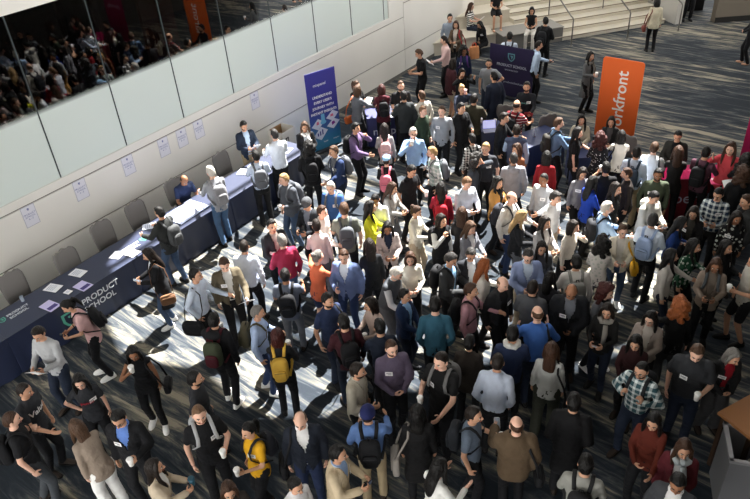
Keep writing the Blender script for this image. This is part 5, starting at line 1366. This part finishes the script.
banner(P_, W_, 1.5, Y_, 0, [mat('2b2545', .5)], 'wide dark purple banner with a shield above white lettering', dark_fn)
def mag_fn(o, w, h):
    m = MB(); text_mb(m, 'pendo', (0, -.013, h - .6), (1, 0, 0), (0, 0, 1), .26, align='CENTER'); m.build('lettering', mat('f2e8ee', .6), o)
P_ = at(733, 184) + Vector((.36, -.30, 0)); banner(P_, .95, 2.15, R_(-40), 0, [mat('b0205e', .5)], 'magenta banner at the right edge behind the pink table', mag_fn)

# ------------------------------------------------------------ booth tables
def booth(px, py, L, W, h, yaw, col, lab, lettering=None, topcol=None, cat='table'):
    p = at(px, py, h); p.z = 0
    frame_table('booth_table', L - .05, W - .05, h - .012, 'folding table under ' + lab, 'booth tables', p, yaw)
    cb = cloth_box(-L / 2, L / 2, -W / 2, W / 2, h, ripple=.012)
    o = cb.build('tablecloth', satin(col), smooth=True); o.location = p; o.rotation_euler = (0, 0, yaw)
    tag(o, lab, 'tablecloth', 'booth tablecloths')
    if lettering:
        lt = MB(); lettering(lt); lt.build('lettering', [mat('d4d8ea', .6), mat('3fa8a8', .6), mat('7a58c8', .6)], o)
    if topcol:
        m = MB(); m.box((0, 0, h + .006), (L * .98, W * .98, .006)); m.build('top_runner', mat(topcol, .7, 'cloth'), o)
    return o, p
def mix_l(m):
    text_mb(m, 'mixpanel', (-.62, -.335, .34), (1, 0, 0), (0, 0, 1), .30, thick=.004)
    for k, (x, mi) in enumerate(((-.30, 2), (-.22, 1))): m.add([(x + .07 * math.cos(a), -.34 - k * .002, .62 + .07 * math.sin(a)) for a in [2 * PI * q / 18 for q in range(18)]], [tuple(range(18))], mi)
MT, mtp = booth(395, 111, 1.5, .62, .80, R_(3), '1d2160', 'navy cloth with white lettering below the wall group', mix_l)
BT, btp = booth(537, 136, 1.1, .70, .76, R_(28), '1d2c58', 'dark blue cloth beside the denim shirt man')
NT, ntp = booth(488, 126, .9, .6, .76, R_(-5), '1b2550', 'navy cloth below the grey tee man')
def pen_l(m): text_mb(m, 'pendo', (-.62, -.32, .42), (1, 0, 0), (0, 0, 1), .34, thick=.004)
PT, ptp = booth(706, 172, 1.9, .60, .95, R_(-8), '7a0f24', 'dark red cloth with white lettering below the pink banner', pen_l, topcol='e01e6e')
CT, ctp = booth(596, 150, 1.1, .7, .74, R_(-5), '1d2c58', 'navy cloth between the seated women and the standing ones')

def laptop(px, py, z, yaw, lab, scr='dfe2ff'):
    p = at(px, py, z); o = empty('laptop', p, yaw)
    m = MB(); m.box((0, 0, .009), (.32, .22, .016)); m.build('keyboard_base', mat('9a9ca2', .35, metal=.6), o)
    m = MB(); M = Matrix.Rotation(R_(-12), 3, 'X'); m.box((0, .135, .115), (.32, .010, .21), 0, M=M); m.build('lid', mat('9a9ca2', .35, metal=.6), o)
    m = MB(); m.box((0, .128, .115), (.30, .004, .19), 0, M=M); m.build('screen', mat(scr, .3, emit=.6), o)
    tag(o, lab, 'laptop', 'laptops on booth tables')
laptop(394, 116, .80, R_(0), 'glowing laptop on the navy table by the wall group')
laptop(490, 131, .76, R_(0), 'glowing laptop on the small navy table below the dark banner', 'c8ccff')
def bottle(px, py, z, lab):
    p = at(px, py, z); o = empty('water_bottle', p)
    m = MB(); m.loft([(0, .03, .03), (.005, .033, .033), (.13, .033, .033), (.16, .026, .026), (.185, .013, .013), (.2, .013, .013)], 14, p=2); m.build('bottle_body', mat('b8cce0', .1, spec=.8), o, smooth=True)
    m = MB(); m.loft([(.2, .015, .015), (.222, .015, .015)], 12, p=2); m.build('cap', mat('f0f0f0', .4), o); tag(o, lab, 'bottle')
bottle(534, 136, .76, 'small clear water bottle on the dark blue table')
def tcup(px, py, z, lab, c='f2f0ec'):
    p = at(px, py, z); o = empty('coffee_cup', p)
    link('cup', simple_cached('cup', None), o, [mat(c, .5)]); link('lid', simple_cached('lid', None), o, [mat('fafafa', .4)])
    tag(o, lab, 'cup', 'cups standing on tables')
tcup(481, 123, .76, 'white cup on the small navy table, left one'); tcup(495, 124, .76, 'white cup on the small navy table, right one')
tcup(586, 147, .74, 'white cup on the navy table, before the seated cream jacket woman'); tcup(603, 150, .74, 'white cup on the navy table, before the leather jacket woman')
for px, py, r, lab in [(676, 172, .2, 'pink flyer at the left end of the pink table'), (716, 184, -.3, 'pink flyer near the plaid shirt man'), (697, 175, .5, 'pink flyer in the middle of the pink table')]:
    p = at(px, py - 3, .966); m = MB(); m.box((0, 0, .004), (.22, .3, .008)); m.box((0, .05, .009), (.16, .08, .001), 1); o = m.build('flyer', [mat('f0508c', .5), mat('f4e4ea', .5)]); o.location = p; o.rotation_euler = (0, 0, r); tag(o, lab, 'flyer', 'pink flyers')

# bags on the floor near the stairs
def floor_bag(px, py, w, d, h, col, name, lab, handle, z=0):
    p = at(px, py, z); o = empty(name, p, R_(10))
    m = MB(); m.loft([(0, w * .48, d * .48), (.01, w * .5, d * .5), (h * .6, w * .5, d * .42), (h, w * .46, d * .30)], 20, p=5); m.build('bag_body', mat(col, .75, 'cloth'), o, smooth=True)
    for s in (-1, 1):
        m = MB(); m.tube([(-w * .2, s * d * .28, h * .97), (-w * .17, s * d * .2, h + .09), (0, s * d * .15, h + .13), (w * .17, s * d * .2, h + .09), (w * .2, s * d * .28, h * .97)], .008, 6); m.build('handle', mat(handle, .7), o, smooth=True)
    tag(o, lab, 'bag'); 
floor_bag(474, 58, .32, .2, .38, 'c98a5c', 'paper_tote', 'tan paper tote with orange top beside the crouching woman', 'd8542c')

# grey bin and wooden counter, bottom right
p0 = at(730, 460, .95)
o = open_box(Vector((0, 0, 0)), .62, .58, .95, R_(-18), [mat('77787c', .7), mat('8f8b84', .9)], '', name='waste_bin')
o.location = (p0.x + .40, p0.y + .17, 0)
m = MB()
for a in ((0, -.29, .66, .05), (0, .29, .66, .05), (-.31, 0, .05, .62), (.31, 0, .05, .62)): m.box((a[0], a[1], .945), (a[2], a[3], .04))
m.build('rim', mat('97979a', .6), o)
m = MB(); m.rbox((.1, .0, .62), (.25, .2, .16), p=2.5); m.build('crumpled_paper', mat('d8d4cc', .8), o)
tag(o, 'grey square open bin at the lower right corner', 'bin')
pc = at(731, 421, 1.0); o = empty('wooden_counter', (pc.x + .42, pc.y + .12, 0), R_(25))
m = MB(); m.box((0, 0, .98), (.9, .5, .045)); m.build('counter_top', mat('9c6b42', .5), o)
for a in (-.38, .38):
    for c in (-.19, .19):
        m = MB(); m.box((a, c, .48), (.05, .05, .96)); m.build('leg', mat('3a2a1e', .7), o)
tag(o, 'brown wooden counter above the grey bin', 'counter')

# ------------------------------------------------------------ unseen roof, openings cut to shape the sunlit patch, sun and sky
SUN_AZ, SUN_EL = R_(-120), R_(58)
sd_ = Vector((math.cos(SUN_AZ) * math.cos(SUN_EL), math.sin(SUN_AZ) * math.cos(SUN_EL), -math.sin(SUN_EL)))
ZR = 13.0
def up_to_roof(p): 
    k = (ZR - p.z) / -sd_.z; return p - sd_ * k
def hole(px_list, z):
    return [up_to_roof(at(x, y, z)) for x, y in px_list]
HOLES = [
 [(108, 266), (180, 192), (250, 116), (330, 104), (425, 124), (520, 146), (600, 172), (686, 204), (684, 240), (625, 274), (560, 296), (478, 318), (420, 340), (345, 362), (270, 364), (212, 320), (132, 310)],
]
SLIT = [[(52, 405), (215, 289), (217, 292), (54, 409)], [(305, 428), (400, 374), (402, 378), (307, 432)], [(560, 372), (640, 340), (642, 343), (562, 376)]]
polys = [hole(h, .7) for h in HOLES] + [hole(h, 0.0) for h in SLIT]
bm = bmesh.new()
ed = []
out = [bm.verts.new(v) for v in ((-26, -30, ZR), (34, -30, ZR), (34, 46, ZR), (-26, 46, ZR))]
# the roof meets the left wall line; slab edge simply follows the rectangle
for i in range(4): ed.append(bm.edges.new((out[i], out[(i + 1) % 4])))
for P in polys:
    vv = [bm.verts.new((p.x, p.y, ZR)) for p in P]
    for i in range(len(vv)): ed.append(bm.edges.new((vv[i], vv[(i + 1) % len(vv)])))
bmesh.ops.triangle_fill(bm, use_beauty=True, use_dissolve=False, edges=ed)
me = bpy.data.meshes.new('ceiling_sun_mask'); bm.to_mesh(me); bm.free()
me.materials.append(mat('9a9894', .9)); o = bpy.data.objects.new('ceiling_sun_mask', me); COL.objects.link(o); tag(o, kind='structure')
# unseen mezzanine slab and walls under it, shaped to shade the lower right
m = MB(); m.box((18.5, -9.4, 6.1), (35, 20, .5)); m.box((20.8, 4.6, 6.1), (31, 8, .5)); tag(m.build('shade_mezzanine', mat('8c8a86', .9)), kind='structure')
m = MB(); m.box((18.5, -1.2, 2.93), (35, .3, 5.85)); m.box((8.4, 3.6, 2.93), (.3, 9.6, 5.85)); tag(m.build('shade_wall_mezzanine', mat('56544f', .9)), kind='structure')
tag((lambda m: (m.box((11.6, 12.3, 2.9), (.3, 15.5, 5.8), M=Matrix.Rotation(R_(-26.5), 3, 'Z')), m.build('shade_wall_right', mat('56544f', .9)))[1])(MB()), kind='structure')  # unseen wall added to block light from the right
# unseen bars added across the roof opening to streak the sun patch
m = MB()
c0 = sum((Vector(p) for p in polys[0]), Vector()) / len(polys[0])
for k in (-2, 2):
    m.box(c0 + Vector((math.cos(AZ + PI / 2), math.sin(AZ + PI / 2), 0)) * k * 1.9, (22, .12, .25), M=Matrix.Rotation(AZ, 3, 'Z'))
for k in (-1, 1):
    m.box(c0 + Vector((math.cos(AZ), math.sin(AZ), 0)) * k * 2.6, (.12, 22, .25), M=Matrix.Rotation(AZ, 3, 'Z'))
tag(m.build('trim_30', mat('707274', .6)), kind='structure')

sl = bpy.data.lights.new('sun', 'SUN'); sl.energy = 32.0; sl.angle = R_(.6); sl.color = (1, .965, .91)
so = bpy.data.objects.new('sun', sl); COL.objects.link(so); so.location = (0, 0, 20)
so.rotation_euler = sd_.to_track_quat('-Z', 'Y').to_euler()
wl = bpy.data.worlds.new('world'); scene.world = wl; wl.use_nodes = True
wl.node_tree.nodes['Background'].inputs[0].default_value = (1.0, .985, .955, 1); wl.node_tree.nodes['Background'].inputs[1].default_value = 5.8
